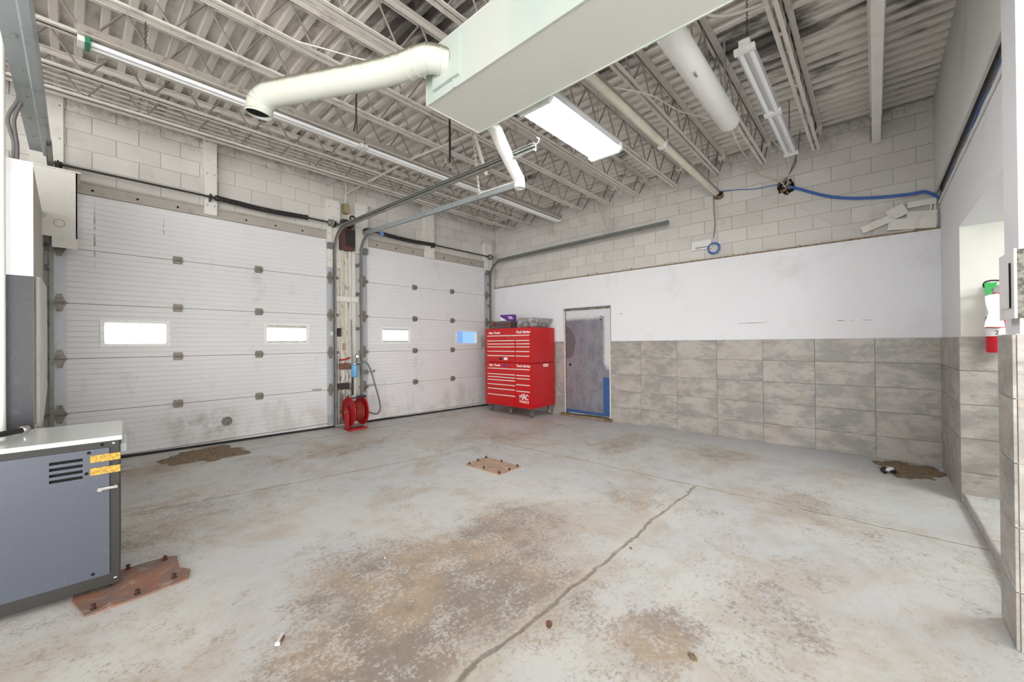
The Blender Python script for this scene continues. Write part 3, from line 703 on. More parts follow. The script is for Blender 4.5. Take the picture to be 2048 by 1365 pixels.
# conduits tight under the deck along the garage-door wall
cp = None
for i in range(8):
    y = -.16-.075*i; z = 4.20+(i % 3)*.022
    if cp is None: o = MB().tube([(-9.0, 0, 0), (-.25, 0, 0)], .013, 8).build('ceiling_conduit', 'joist'); cp = o
    else: o = cp.copy(); COL.objects.link(o)
    o.location = (0, y, z); tag(o, 'thin off-white conduit under the deck, '+('nearest', 'second', 'third', 'fourth', 'fifth', 'sixth', 'seventh', 'farthest')[i]+' from the garage-door wall', 'conduit', 'parallel conduits under the deck by the garage-door wall')
    if i % 2 == 0:
        for xx in (-6.2, -4.3, -2.2): MB().box(xx-.015, xx+.015, -.018, .018, -.018, 4.33-z).build('hanger_clip', 'joist', o)

# ---------------------------------------------------------------- ventilation duct
dd = thing('supply_duct', (0, 0, 0), 'large pale rectangular ceiling duct crossing the room overhead', 'duct')
DX0, DX1, DY, DZ0, DZ1 = -4.905, -4.345, -4.07, 3.345, 3.745
b = MB(); b.box(DX0+.004, DX1-.004, -10.5, DY, DZ0, DZ0+.01); b.build('bottom_panel', 'duct_paint', dd)
b = MB(); b.box(DX0, DX0+.01, -10.5, DY, DZ0-.006, DZ1); b.box(DX1-.01, DX1, -10.5, DY, DZ0-.006, DZ1); b.build('side_panel', 'duct_side', dd)
b = MB(); b.box(DX0, DX1, -10.5, DY, DZ1, DZ1+.01); b.build('top_panel', 'duct_paint', dd)
b = MB(); b.box(DX0, DX1, DY, DY+.012, DZ0-.006, DZ1+.01); b.build('end_panel', 'duct_paint', dd)
b = MB()
for y in (-4.4, -5.6, -6.8, -8.0):
    b.box(DX0-.008, DX0, y-.012, y+.012, DZ0-.006, DZ1); b.box(DX1, DX1+.008, y-.012, y+.012, DZ0-.006, DZ1)
b.build('seam_strip', 'duct_side', dd)
# round branch running left to an open elbow
p0 = Vector((DX0+.02, -4.33, 3.57))
pth = smoothpath([(DX0-.0, -4.30, 3.57), (-5.02, -4.24, 3.57), (-5.10, -4.06, 3.555), (-5.21, -3.85, 3.54), (-5.42, -3.5, 3.525), (-5.62, -3.17, 3.51), (-5.70, -3.03, 3.50), (-5.735, -2.96, 3.45), (-5.745, -2.94, 3.36)], 6)
br = thing('round_duct', (0, 0, 0), 'pale round duct branch left of the big duct with open elbow end', 'duct')
b = MB(); b.tube(pth, .098, 28, cap=False); b.tube(pth[:-1]+[pth[-1]+Vector((0, 0, .002))], .094, 28, cap=False); b.build('pipe', 'pipe', br)
b = MB()
for i in (3, 6, 9, 11, 26, 36, 39, 42):
    a_ = pth[i]; t_ = (pth[i+1]-pth[i-1]).normalized(); MB().lathe(a_, t_, [(.098, -.004), (.1015, -.002), (.1015, .002), (.098, .004)], 28).build('seam_ring', 'pipe', br)
b = MB(); b.lathe(pth[-1], (pth[-1]-pth[-2]).normalized(), [(.098, -.02), (.102, -.01), (.102, .0), (.093, 0)], 28); b.build('rim', 'pipe', br)
b = MB(); b.lathe(pth[-1]+Vector((0, 0, .03)), (0, 0, 1), [(.001, 0), (.092, 0)], 20); b.build('dark_inside', 'hole', br)
b = MB(); b.prism([(-4.47, 3.40), (-4.18, 3.40), (-4.18, 3.72), (-4.47, 3.72)], 'x', DX0-.03, DX0); b.build('collar', 'duct_side', br)
# narrow silvery pipe dropping from the duct end
pv = thing('vent_pipe', (0, 0, 0), 'white metal vent pipe hanging below the duct end, bent open tip', 'pipe')
q = smoothpath([at(978, 238, 'y', -4.03), at(990, 258, 'y', -4.03), at(1003, 288, 'y', -4.0), at(1019, 322, 'y', -3.97), at(1031, 346, 'y', -3.96), at(1038, 360, 'y', -3.96), at(1039, 377, 'y', -3.96)], 5)
b = MB(); b.tube(q, .05, 18, cap=False, rs=[.064-.008*i/len(q) for i in range(len(q))]); b.build('pipe', 'foil', pv)
b = MB(); b.lathe(q[-1], q[-1]-q[-2], [(.048, -.05), (.05, -.045), (.05, 0), (.043, 0), (.041, -.03), (.001, -.03)], 18); b.build('open_tip', 'foil', pv)

# white cylinder heater duct
cy = thing('round_vent', (0, 0, 0), 'fat white cylinder duct running from the big duct toward the block wall', 'duct')
b = MB(); b.lathe((DX1-.04, -5.62, 3.62), (1, 0, -.004), [(.094, 0), (.094, 1.90), (.09, 1.915), (.084, 1.925)], 36); b.build('shell', 'white_metal', cy)
b = MB(); b.lathe((DX1-.04, -5.62, 3.62), (1, 0, -.004), [(.086, 1.92), (.08, 1.88), (.001, 1.88)], 30); b.build('end_cap', 'white_paint', cy)
b = MB(); b.box(-3.60, -3.53, -5.66, -5.645, 3.52, 3.53); b.tube([(-3.56, -5.65, 3.52), (-3.56, -5.65, 3.535)], .006); b.build('clip', 'galv', cy)
b = MB(); 
for x in (-4.0, -2.6): b.box(x-.01, x+.01, -5.625, -5.61, 3.73, 4.33)
b.build('strap', 'galv', cy)

# ---------------------------------------------------------------- lamps
def strip_lamp(x0, x1, y, z, nt, wd, body, tubes_mat, tw=.013, joints=1, gap=.08, hh=.055, refl='reflector'):
    """ceiling strip: housing, reflector, tubes, end holders"""
    root = thing('strip_lamp', (0, 0, 0))
    b = MB(); b.bbox(x0, x1, y-wd*.28, y+wd*.28, z, z+hh, .004); b.build('housing', body, root)
    for s in (-1, 1):
        b = MB(); b.prism([(y+s*wd*.2, z+.004), (y+s*wd*.5, z-.014), (y+s*wd*.5, z-.008), (y+s*wd*.2, z+.012)], 'x', x0+.02, x1-.02); b.build('reflector', refl, root)
    L = (x1-x0)/joints
    for j in range(joints):
        for i in range(nt):
            yy = y+(i-(nt-1)/2)*gap
            b = MB(); b.tube([(x0+j*L+.05, yy, z-.022), (x0+(j+1)*L-.05, yy, z-.022)], tw, 10); b.build('tube', tubes_mat, root)
        for xx in (x0+j*L, x0+(j+1)*L-.04): MB().bbox(xx, xx+.04, y-gap, y+gap, z-.04, z+.004, .003).build('lamp_holder', 'white_metal', root)
    return root
def chain(x, y, z0, z1, label, mat='chain'):
    b = MB(); z = z0; k = 0
    while z < z1:
        r = .008; pts = []
        for i in range(9):
            a_ = 2*PI*i/8; px, pz = r*math.cos(a_), .014*math.sin(a_)
            pts.append((x+px, y, z+.011+pz) if k % 2 else (x, y+px, z+.011+pz))
        b.tube(pts, .0022, 4, cap=False); z += .02; k += 1
    return tag(b.build('hanging_chain', mat), label, 'chain')
LZ = 3.85; LY = -2.14
for i, (a, c, lb) in enumerate(((-6.74, -4.44, 'long twin-tube strip lamp with green holder, left end of the lamp row'), (-4.43, -2.43, 'twin-tube strip lamp in the middle of the row over the doors'), (-2.42, -.42, 'twin-tube strip lamp at the tool-cabinet end of the row'))):
    o = strip_lamp(a, c, LY, LZ, 2, .24, 'lampbody_dusty', 'tube_off', .019, 1, .055, .085, 'lamp_cream'); tag(o, lb, 'lamp', 'strip lamps in the row over the garage doors')
    if i == 0: MB().bbox(a+.04, a+.07, LY-.07, LY+.07, LZ-.045, LZ+.0, .004).build('green_holder', 'green', o)
chain(-6.35, LY, LZ+.05, 4.33, 'rusty chain holding the left end of the lamp row')
chain(-4.5, LY, LZ+.05, 4.33, 'chain near the round duct holding the lamp row')
o = strip_lamp(-3.30, -.93, -5.925, 3.75, 2, .135, 'white_metal', 'tube_off', .02, 2, .072); tag(o, 'twin-tube white strip lamp hung on chains above the tiled wall', 'lamp')
chain(-3.18, -5.925, 3.8, 4.33, 'dark chain at the near end of the twin-tube lamp')
chain(-1.05, -5.925, 3.8, 4.33, 'dark chain at the wall end of the twin-tube lamp')
# cream half-round tube lamp
cz, cyy = 3.80, -4.83
t1 = thing('tube_lamp', (0, 0, 0), 'cream half-round tube lamp ending in a hole in the block wall', 'lamp')
for (a, c) in ((-4.25, -2.12), (-2.10, .0)):
    b = MB(); b.prism([(cyy+.045*math.cos(k*PI/8+PI), cz+.045*math.sin(k*PI/8+PI)) for k in range(9)], 'x', a, c); b.build('diffuser', 'cream_half', t1)
    b = MB(); b.box(a, c, cyy-.05, cyy+.05, cz, cz+.035); b.build('housing', 'lampbody_dusty', t1)
b = MB(); b.box(-2.14, -2.08, cyy-.052, cyy+.052, cz-.05, cz+.04); b.build('joint_clip', 'white_metal', t1)
chain(-1.95, cyy, cz+.03, 4.33, 'chain holding the middle of the cream tube lamp')
chain(-.35, cyy, cz+.03, 4.33, 'chain near the wall end of the cream tube lamp')
# glowing high-bay fixture
hb = thing('high_bay_lamp', (0, 0, 0), 'glowing white high-bay lamp with lit tubes beside the duct', 'lamp')
HX0, HX1, HY0, HY1, HZ = -4.16, -2.93, -4.72, -4.35, 3.50
b = MB(); b.prism([(HY0, HZ), (HY0+.03, HZ+.06), (HY1-.03, HZ+.06), (HY1, HZ), (HY1-.004, HZ), (HY1-.034, HZ+.055), (HY0+.034, HZ+.055), (HY0+.004, HZ)], 'x', HX0+.03, HX1-.03); b.build('housing', 'white_metal', hb)
for (xa, xb) in ((HX0, HX0+.035), (HX1-.035, HX1)):
    b = MB(); b.prism([(HY0-.01, HZ-.015), (HY0+.03, HZ-.05), (HY1-.03, HZ-.05), (HY1+.01, HZ-.015), (HY1+.01, HZ+.04), (HY1-.03, HZ+.075), (HY0+.03, HZ+.075), (HY0-.01, HZ+.04)], 'x', xa, xb); b.build('end_plate', 'white_metal', hb)
for i in range(4):
    yy = HY0+.055+i*(HY1-HY0-.11)/3
    b = MB(); b.tube([(HX0+.06, yy, HZ+.012), (HX1-.06, yy, HZ+.012)], .02, 12); b.build('lit_tube', 'tube_on', hb)
b = MB()
for i in range(5):
    yy = HY0+.01+i*(HY1-HY0-.02)/4; b.prism([(yy-.012, HZ+.05), (yy, HZ+.015), (yy+.012, HZ+.05)], 'x', HX0+.04, HX1-.04)
b.build('reflector', 'reflector', hb)
b = MB()
for x in (HX0+.15, HX1-.15): b.tube([(x, -4.53, HZ+.07), (x, -4.53, 4.33)], .003, 5)
b.build('suspension_wire', 'galv', hb)

# ================================================================ DOOR HARDWARE
def track(x, side, z_top, z_bot, y_end, z_end, label, rad=.36, y0=-.075, horiz_only=None, mat='galv_dark', tip=True):
    """vertical rail, quarter bend, horizontal rail. side: +1 opening toward +x"""
    root = thing('door_track', (0, 0, 0), label, 'track', 'overhead door tracks')
    t_ = .0025; D = .03; S = side
    prof = [(0, -.025), (S*D, -.025), (S*D, -.012), (S*(D-.003), -.012), (S*(D-.003), -.022), (S*.003, -.022), (S*.003, .022), (S*(D-.003), .022), (S*(D-.003), .012), (S*D, .012), (S*D, .025), (0, .025)]
    fr = [((x, y0, z_bot), (1, 0, 0), (0, 1, 0)), ((x, y0, z_top-rad), (1, 0, 0), (0, 1, 0))]
    v = MB().sweep(prof, fr); v.build('vertical_rail', mat, root)
    fr = []
    for i in range(11):
        a_ = i/10*PI/2; fr.append(((x, y0-rad*(1-math.cos(a_)), z_top-rad+rad*math.sin(a_)), (1, 0, 0), (0, math.cos(a_), math.sin(a_))))
    MB().sweep(prof, fr).build('bend', mat, root)
    d = Vector((0, y_end-(y0-rad), z_end-z_top)).normalized(); nrm = Vector((0, -d.z, d.y)); nrm = nrm if nrm.z > 0 else -nrm
    MB().sweep(prof, [((x, y0-rad, z_top), (1, 0, 0), nrm), ((x, y_end, z_end), (1, 0, 0), nrm)]).build('horizontal_rail', mat, root)
    # angle iron riding on the horizontal rail
    b = MB(); L = [(-S*.002, -.03), (-S*.006, -.03), (-S*.006, .045), (S*.035, .045), (S*.035, .049), (-S*.006, .052), (-S*.002, .045)]
    L = [(-S*.003, -.02), (-S*.003, .04), (S*.035, .04), (S*.035, .044), (-S*.007, .044), (-S*.007, -.02)]
    b.sweep(L, [((x, y0-rad*.35, z_top-.03+.03), (1, 0, 0), nrm), ((x, y_end, z_end), (1, 0, 0), nrm)]); b.build('angle_iron', 'galv', root)
    # jamb brackets
    for z in (0.5, 1.15, 1.75, 2.35, 2.85):
        b = MB(); b.box(x-.012, x+.012, y0+.025, .055, z-.025, z+.025); b.box(min(x, x-S*.05), max(x, x-S*.05), .03, .055, z-.03, z+.03); b.build('jamb_bracket', 'galv_dark', root)
    if tip:
        b = MB(); b.tube([(x+S*.01, y_end, z_end+.02), (x+S*.01, y_end-.04, z_end+.04), (x+S*.01, y_end-.05, z_end+.07), (x+S*.01, y_end-.02, z_end+.09)], .006, 6); b.build('end_hook', 'galv', root)
    return root
track(-3.835, -1, 3.36, zA(-3.83)+.01, -4.30, 3.31, 'long steel door track right of the big door, reaching toward the lamp')
track(-3.41, 1, 3.36, zA(-3.4)+.01, -3.73, 3.245, 'steel door track left of the smaller door, ending at the bent vent pipe')
track(-.235, -1, 3.34, zA(-.2)+.01, -4.19, 3.405, 'steel door track running along the raw block wall', tip=False)
track(-6.925, 1, 3.36, zA(-6.9)+.01, -1.0, 3.36, 'steel door track left of the big door, behind the galvanised channel', rad=.3, tip=False)
# heavier slanting steel member at the left edge
ch = thing('steel_channel', (0, 0, 0), 'wide bluish galvanised channel slanting down the upper left corner', 'channel')
A0, A1 = (-6.955, -.55, 3.41), (-6.985, -3.9, 3.36)
for nm, P in (('flat_leg', [(-.085, 0), (-.004, 0), (-.004, .05), (-.008, .05), (-.008, .004), (-.085, .004)]), ('side_leg', [(.0, -.028), (.01, -.034), (.05, -.034), (.062, -.024), (.062, .045), (.058, .045), (.058, -.02), (.048, -.03), (.012, -.03), (.004, -.024), (.004, .05), (0, .05)])):
    MB().sweep(P, [(A0, (1, 0, 0), (0, 0, 1)), (A1, (1, 0, 0), (0, 0, 1))]).build(nm, 'galv', ch)
for k in range(6):
    y = -1.0-.45*k; MB().lathe((-7.0, y, 3.401-.05*(-y-.55)/3.35), (0, 0, -1), [(.001, .004), (.008, .004), (.01, 0)], 10).build('bolt', 'galv_dark', ch)
def spring_bar(x0, x1, sx0, sx1, z, y, drums, brackets, label, cone_blue):
    root = thing('spring_shaft', (0, 0, 0), label, 'spring', 'torsion spring shafts over the garage doors')
    MB().tube([(x0, y, z), (x1, y, z)], .0135, 10).build('shaft', 'black_steel', root)
    n_ = int((sx1-sx0)/.016); pts = []
    for i in range(n_*8+1):
        a_ = i/8*2*PI; r_ = .031; xx = sx0+(sx1-sx0)*i/(n_*8); sag = -.02*math.sin(PI*(xx-sx0)/(sx1-sx0))
        pts.append((xx, y+r_*math.cos(a_), z+r_*math.sin(a_)+sag))
    b = MB(); b.tube(pts, .0068, 5); b.build('coil_spring', 'spring', root)
    for i, x in enumerate((sx0, sx1)):
        s = 1 if i == 0 else -1
        b = MB(); b.lathe((x, y, z), (s, 0, 0), [(.014, -.07), (.036, -.07), (.04, -.05), (.03, 0), (.026, .03)], 16); b.build('winding_cone', 'blue_metal' if (cone_blue == i) else 'black_steel', root)
    for x in drums:
        b = MB(); b.lathe((x-.03, y, z), (1, 0, 0), [(.014, -.02), (.03, -.02), (.03, 0), (.058, 0), (.058, .008), (.048, .01), (.048, .05), (.056, .052), (.06, .06), (.03, .062), (.02, .08), (.014, .08)], 20); b.build('cable_drum', 'galv_dark', root)
    for x in brackets:
        b = MB(); b.box(x-.006, x+.006, y-.03, .04, z-.05, z+.035); b.box(x-.03, x+.03, .0, .03, z-.11, z+.07); b.lathe((x-.012, y, z), (1, 0, 0), [(.013, 0), (.03, 0), (.03, .024), (.013, .024)], 14); b.build('bearing_plate', 'black_steel', root)
    return root
spring_bar(-6.92, -3.62, -5.40, -4.36, 3.455, -.13, (-3.93,), (-6.86, -5.52, -3.86), 'dark coil spring and thin shaft over the big left door', None)
spring_bar(-3.36, -.18, -3.0, -1.95, 3.455, -.13, (-3.27, -.30), (-3.33, -1.88, -.24), 'dark sagging coil spring with blue cone over the smaller door', 0)
# lift cables
for x, lb in ((-3.9, 'thin lift cable beside the right edge of the big door'), (-3.31, 'thin lift cable at the left edge of the smaller door'), (-.31, 'thin lift cable at the corner edge of the smaller door')):
    tag(MB().tube([(x+.015, -.085, zA(x)+.15), (x+.015, -.085, 3.45)], .003, 5).build('lift_cable', 'galv_dark'), lb, 'cable')
# wall boards
def board(x0, x1, z0, z1, label, y0=-.01, mat='white_paint'):
    b = MB(); b.bbox(x0, x1, y0, .06, z0, z1, .005); o = b.build('wall_board', mat); tag(o, label, 'board')
    s = MB()
    for z in (z0+.12, (z0+z1)/2, z1-.12):
        for x in (x0+.03, x1-.03): s.tube([(x, y0-.006, z), (x, y0, z)], .008, 6)
    s.build('bolt_head', 'galv_dark', o); return o
board(-5.57, -5.43, 3.24, 4.33, 'tall white board behind the bearing above the big left door', -.05)
board(-3.945, -3.73, 2.75, 3.87, 'white board left of the maroon box over the pier', -.03)
board(-3.465, -3.235, 3.05, 3.93, 'white board right of the maroon box over the pier', -.03)
board(-2.03, -1.80, 3.2, 4.3, 'white board behind the bearing over the smaller door', -.04)
board(-.365, -.14, 3.1, 3.78, 'white board over the corner end of the smaller door', -.03)
board(-7.06, -6.82, 3.3, 4.28, 'wide white panel on the wall at far upper left', .035)

# ---------------------------------------------------------------- pier equipment between the doors
pr = thing('pier_boards', (0, 0, 0), 'stained white vertical boards on the pier between the garage doors', 'board')
for i, (a, c) in enumerate(((-3.80, -3.735), (-3.73, -3.66), (-3.655, -3.60), (-3.595, -3.535), (-3.53, -3.46))):
    MB().bbox(a, c, .0-.01*(i % 2), .05, .14, 3.12, .004).build('board', 'dirty_board' if i != 4 else 'white_paint', pr)
tag(MB().bbox(-3.85, -3.43, -.05, -.02, 2.20, 2.285, .004).build('cross_board', 'white_paint'), 'short white horizontal board nailed across the pier', 'board')
pb = thing('opener_box', (0, 0, 0), 'maroon control box with dark cover high on the pier', 'box')
MB().bbox(-3.76, -3.535, -.14, .0, 3.06, 3.42, .006).build('case', 'maroon', pb)
MB().bbox(-3.69, -3.545, -.165, -.14, 3.13, 3.38, .006).build('cover', 'black_steel', pb)
MB().bbox(-3.74, -3.56, -.16, .0, 3.44, 3.56, .01).build('gearbox', 'black_steel', pb)
b = MB(); b.lathe((-3.57, -.15, 3.60), (0, 1, 0), [(.028, 0), (.028, .03), (.05, .03), (.056, .015), (.05, 0), (.028, 0)], 20); b.build('hand_wheel', 'black_steel', pb)
tag(MB().bbox(-3.665, -3.59, -.07, .05, 3.70, 3.86, .006).build('junction_box', 'beige_box'), 'small beige junction box above the maroon box', 'box')
def conduit(pts, r, mat, label, cat='pipe', name='conduit', n=8, group=None, sm=True):
    return tag(MB().tube(smoothpath(pts, 5) if sm else pts, r, n).build(name, mat), label, cat, group)
conduit([(-3.63, -.04, 3.84), (-3.63, -.04, 4.1), (-3.66, -.05, 4.32)], .012, 'joist', 'thin conduit rising from the beige junction box')
conduit([(-3.575, -.05, .9), (-3.575, -.05, 3.10)], .012, 'white_paint', 'white conduit running down the pier right of centre', sm=False)
conduit([(-3.69, -.035, 1.3), (-3.69, -.035, 3.06)], .010, 'cream_cable', 'cream conduit running down the pier left of centre', sm=False)
conduit([(-3.79, -.05, .18), (-3.79, -.05, 1.3)], .011, 'galv', 'galvanised pipe on the pier beside the big door track', sm=False)
conduit([(-3.565, -.09, .62), (-3.565, -.09, 1.02)], .018, 'black_steel', 'black pipe below the blue filter', sm=False)
conduit([(-3.57, -.09, 1.14), (-3.57, -.07, 1.42), (-3.57, -.06, 1.9)], .013, 'galv_dark', 'steel air pipe above the blue filter')
f_ = thing('air_filter', (0, 0, 0), 'light blue air filter with gauge on the pier', 'filter')
b = MB(); b.lathe((-3.545, -.12, .925), (0, 0, 1), [(.001, 0), (.04, 0), (.05, .012), (.053, .19), (.045, .205), (.001, .205)], 20); b.build('bowl', 'blue_filter', f_)
b = MB(); b.lathe((-3.545, -.12, 1.13), (0, 0, 1), [(.03, 0), (.035, .03), (.02, .05), (.001, .05)], 14); b.tube([(-3.545, -.12, 1.16), (-3.44, -.12, 1.17)], .014, 8); b.build('head', 'galv', f_)
b = MB(); b.lathe((-3.515, -.155, 1.275), (-.3, -1, 0), [(.001, -.0), (.034, 0), (.036, .012), (.032, .016)], 20); b.tube([(-3.52, -.13, 1.18), (-3.517, -.14, 1.25)], .008); b.build('gauge_case', 'black_steel', f_)
b = MB(); b.lathe((-3.518, -.166, 1.275), (-.3, -1, 0), [(.001, .006), (.027, .006)], 18); b.build('gauge_face', 'letter_white', f_)
b = MB(); b.bbox(-3.49, -3.44, -.06, 0, .97, 1.04, .004); b.build('mount', 'white_paint', f_)
tag(MB().bbox(-3.79, -3.60, -.1, .0, 1.06, 1.16, .006).build('wood_block', 'wood'), 'brown wooden block on the pier left of the blue filter', 'block')
tag(MB().bbox(-3.80, -3.62, -.09, .0, .73, .83, .006).build('steel_bracket', 'black_steel'), 'dark steel bracket on the pier above the red reel', 'bracket')
v_ = thing('tap', (0, 0, 0), 'small red valve on the pier above the wooden block', 'valve')
b = MB(); b.tube([(-3.76, -.03, 1.22), (-3.76, -.09, 1.22), (-3.68, -.1, 1.23), (-3.62, -.09, 1.25)], .014, 8); b.build('body', 'red_reel', v_)
MB().bbox(-3.66, -3.61, -.12, -.08, 1.245, 1.262, .003).build('handle', 'red_reel', v_)
tag(MB().bbox(-3.80, -3.745, -.08, -.03, 1.61, 1.75, .006).build('push_button_box', 'black_cable'), 'small black push-button box on the pier', 'switch')
tag(MB().bbox(-3.70, -3.655, -.045, -.01, 1.38, 1.5, .004).build('small_outlet', 'beige_box'), 'tiny beige cover plate low on the pier', 'switch')
conduit([(-3.44, -.13, 1.17), (-3.36, -.16, 1.165), (-3.28, -.17, 1.03), (-3.20, -.18, .75), (-3.13, -.18, .5), (-3.11, -.18, .36), (-3.16, -.2, .27), (-3.27, -.22, .28), (-3.40, -.25, .36), (-3.44, -.27, .40)], .013, 'grey_cable', 'grey air hose looping from the blue filter to the red reel', 'hose', 'air_hose')
# hose reel
RZ = fz(-3.6, -.3)
rl = thing('hose_reel', (0, 0, 0), 'red metal hose reel standing at the foot of the pier', 'hose reel')
cx, cyr, czr = -3.60, -.27, RZ+.29
for nm, xx, rr in (('front_disc', -3.72, .235), ('rear_disc', -3.50, .235)):
    b = MB(); b.lathe((xx, cyr, czr), (1, 0, 0), [(.05, -.006), (.12, -.012), (rr-.015, -.006), (rr, -.012), (rr+.006, 0), (rr, .008), (rr-.015, .006), (.12, .0), (.05, .006), (.05, -.006)], 36); b.build(nm, 'red_reel', rl)
b = MB(); b.lathe((-3.72, cyr, czr), (1, 0, 0), [(.07, 0), (.07, .22)], 20); b.build('drum', 'red_reel', rl)
pts = []
for i in range(5*24+1):
    a_ = 2*PI*i/24; pts.append((-3.70+.18*i/120, cyr+.15*math.cos(a_), czr+.15*math.sin(a_)))
b = MB(); b.tube(pts, .017, 8); b.build('wound_hose', plain('red_rubber_hose', (150, 52, 40), .6, 0, .2, 20), rl)
b = MB(); b.prism([(cyr-.07, RZ), (cyr+.03, RZ), (cyr+.05, czr+.02), (cyr, czr+.08), (cyr-.07, czr+.05), (cyr-.09, czr-.1)], 'x', -3.775, -3.755); b.box(-3.79, -3.46, cyr-.13, cyr+.06, RZ, RZ+.02)
b.box(-3.79, -3.755, cyr-.17, cyr-.05, RZ, RZ+.012); b.build('stand', 'red_reel', rl)
b = MB(); b.tube([(-3.79, cyr, czr), (-3.46, cyr, czr)], .022, 12); b.tube([(-3.46, cyr, czr), (-3.42, cyr, czr+.01)], .014, 8); b.build('axle', 'galv_dark', rl)
b = MB(); b.tube([(-3.755, cyr, czr+.06), (-3.70, cyr-.05, czr+.22), (-3.48, cyr-.05, czr+.23)], .014, 8); b.bbox(-3.60, -3.46, cyr-.09, cyr+.0, czr+.215, czr+.25, .008); b.build('hose_guide', 'black_steel', rl)
# guard plate and sheet-metal housing at the left of door 1
gd = thing('track_guard', (0, 0, 0), 'white bent steel guard beside the left edge of the big door', 'guard')
b = MB(); b.prism([(-1.75, 2.03), (-.38, 2.1), (-.25, 1.85), (-.25, 1.05), (-1.1, .86), (-1.75, .86)], 'x', -6.945, -6.937); b.build('plate', 'white_paint', gd)
b = MB(); b.box(-6.96, -6.937, -1.78, -1.75, .86, 2.03); b.tube([(-6.95, -1.85, .9), (-6.95, -1.85, 2.0)], .012, 8); b.build('folded_edge', 'white_paint', gd)
hz = thing('spring_housing', (0, 0, 0), 'white sheet-metal housing with a round knockout at upper left of door', 'box')
b = MB(); b.prism([(-.5, 3.285), (-.5, 2.60), (-.49, 2.60), (-.49, 3.275), (-.1, 3.275), (-.1, 3.285)], 'x', -7.2, -6.725); b.box(-6.735, -6.725, -.5, -.1, 2.60, 3.285); b.build('cover', 'white_paint', hz)
b = MB(); b.prism([(-.5, 2.60), (-.46, 2.5), (-.455, 2.5), (-.492, 2.60)], 'x', -6.90, -6.722); b.build('drip_flap', 'white_paint', hz)
b = MB(); b.box(-7.2, -6.70, -.515, -.1, 3.285, 3.30); b.build('top_flange', 'white_paint', hz)
b = MB(); b.lathe((-6.85, -.502, 2.74), (0, 1, 0), [(.036, -.001), (.038, -.003), (.04, -.001)], 24); b.build('knockout', 'galv_dark', hz)
b = MB(); b.tube([(-6.955, -.50, 2.8), (-6.955, -.53, 2.8)], .018, 10); b.build('stud', 'galv', hz)
conduit([(-7.10, -2.12, .2), (-7.10, -2.12, 4.3)], .016, 'ivory_wall', 'thick cream pipe at the extreme left edge', sm=False)
for i, (dx, lb) in enumerate(((0, 'dark cable hanging behind the cream pipe at left edge'), (.03, 'second loose cable beside the cream pipe at left edge'))):
    conduit([(-7.10+dx, -1.7, 4.3), (-7.06+dx, -1.7, 3.85), (-7.08+dx, -1.7, 3.65), (-7.045+dx*.6, -1.7, 3.45), (-7.10+dx, -1.7, 3.25), (-7.07+dx*.5, -1.7, 3.05), (-7.09+dx, -1.7, 2.86)], .012, 'grey_cable', lb, 'cable', 'loose_cable')

# hangers for the tracks
def hanger(p0, p1, label, w_=.03, mat='white_paint'):
    p0, p1 = Vector(p0), Vector(p1); d = (p1-p0); L = d.length; d.normalize(); a_ = Vector((1, 0, 0)); a_ = (a_-d*a_.dot(d)).normalized() if abs(d.x) < .9 else Vector((0, 1, 0)); b_ = d.cross(a_)
    P = [(-w_/2, 0), (w_/2, 0), (w_/2, w_), (w_/2-.003, w_), (w_/2-.003, .003), (-w_/2, .003)]
    m_ = MB(); m_.sweep(P, [(p0, a_, b_), (p1, a_, b_)]); o = m_.build('track_hanger', mat); tag(o, label, 'bracket', 'perforated angle hangers')
    k = MB(); n_ = int(L/.05)
    for i in range(n_):
        c = p0+d*(.025+i*.05); k.box(c.x-.004, c.x+.004, c.y-.004, c.y+.004, c.z-.008, c.z+.008) if False else k.add([c+a_*s1*.005+d*s2*.009-b_*.0006 for s1, s2 in ((-1, -1), (1, -1), (1, 1), (-1, 1))], [(0, 1, 2, 3)])
    k.build('slot', 'hole', o); return o
hanger((-3.43, -3.10, 3.29), (-3.56, -3.14, 3.95), 'white perforated hanger over the end of the middle door track')
hanger((-3.43, -3.10, 3.29), (-3.40, -3.73, 3.29), 'white perforated strap lying along the end of the middle door track')
hanger((-3.56, -3.14, 3.95), (-3.42, -3.2, 3.5), 'diagonal perforated brace of the middle track hanger')
hanger((-.2, -3.08, 3.38), (-.2, -3.1, 3.98), 'white perforated hanger of the track along the block wall')
hanger((-.2, -3.05, 3.5), (-.2, -2.84, 4.1), 'diagonal brace of the hanger near the block wall')
rp = thing('hanging_rod', (0, 0, 0), 'black steel rod hanging from a joist with a rusty clamp', 'rod')
ph = Vector((-4.0, -3.24, 3.95)); pl_ = at(901, 356, 'y', -3.2)
pl_ = Vector((-4.0+(pl_.x+4.0)*.0+.0, -3.24, 3.45))
b = MB(); b.box(ph.x-.012, ph.x+.012, ph.y-.003, ph.y+.003, 3.36, 3.96); b.build('rod', 'black_steel', rp)
b = MB(); b.bbox(ph.x-.05, ph.x+.02, ph.y-.02, ph.y+.02, 3.38, 3.44, .008); b.tube([(ph.x-.05, ph.y, 3.42), (ph.x-.06, ph.y, 3.47)], .02, 8); b.build('clamp', 'hinge', rp)
conduit([at(692, 390, 'y', -.05), at(700, 383, 'y', -.12), at(830, 315, 'z', 3.86), at(945, 268, 'z', 3.88)], .016, 'cream_wall', 'slanting pipe from the pier up toward the duct end', sm=False)
conduit([at(692, 390, 'y', -.05), at(690, 410, 'y', -.04)], .012, 'white_paint', 'short white elbow pipe above the pier boxes', sm=False)

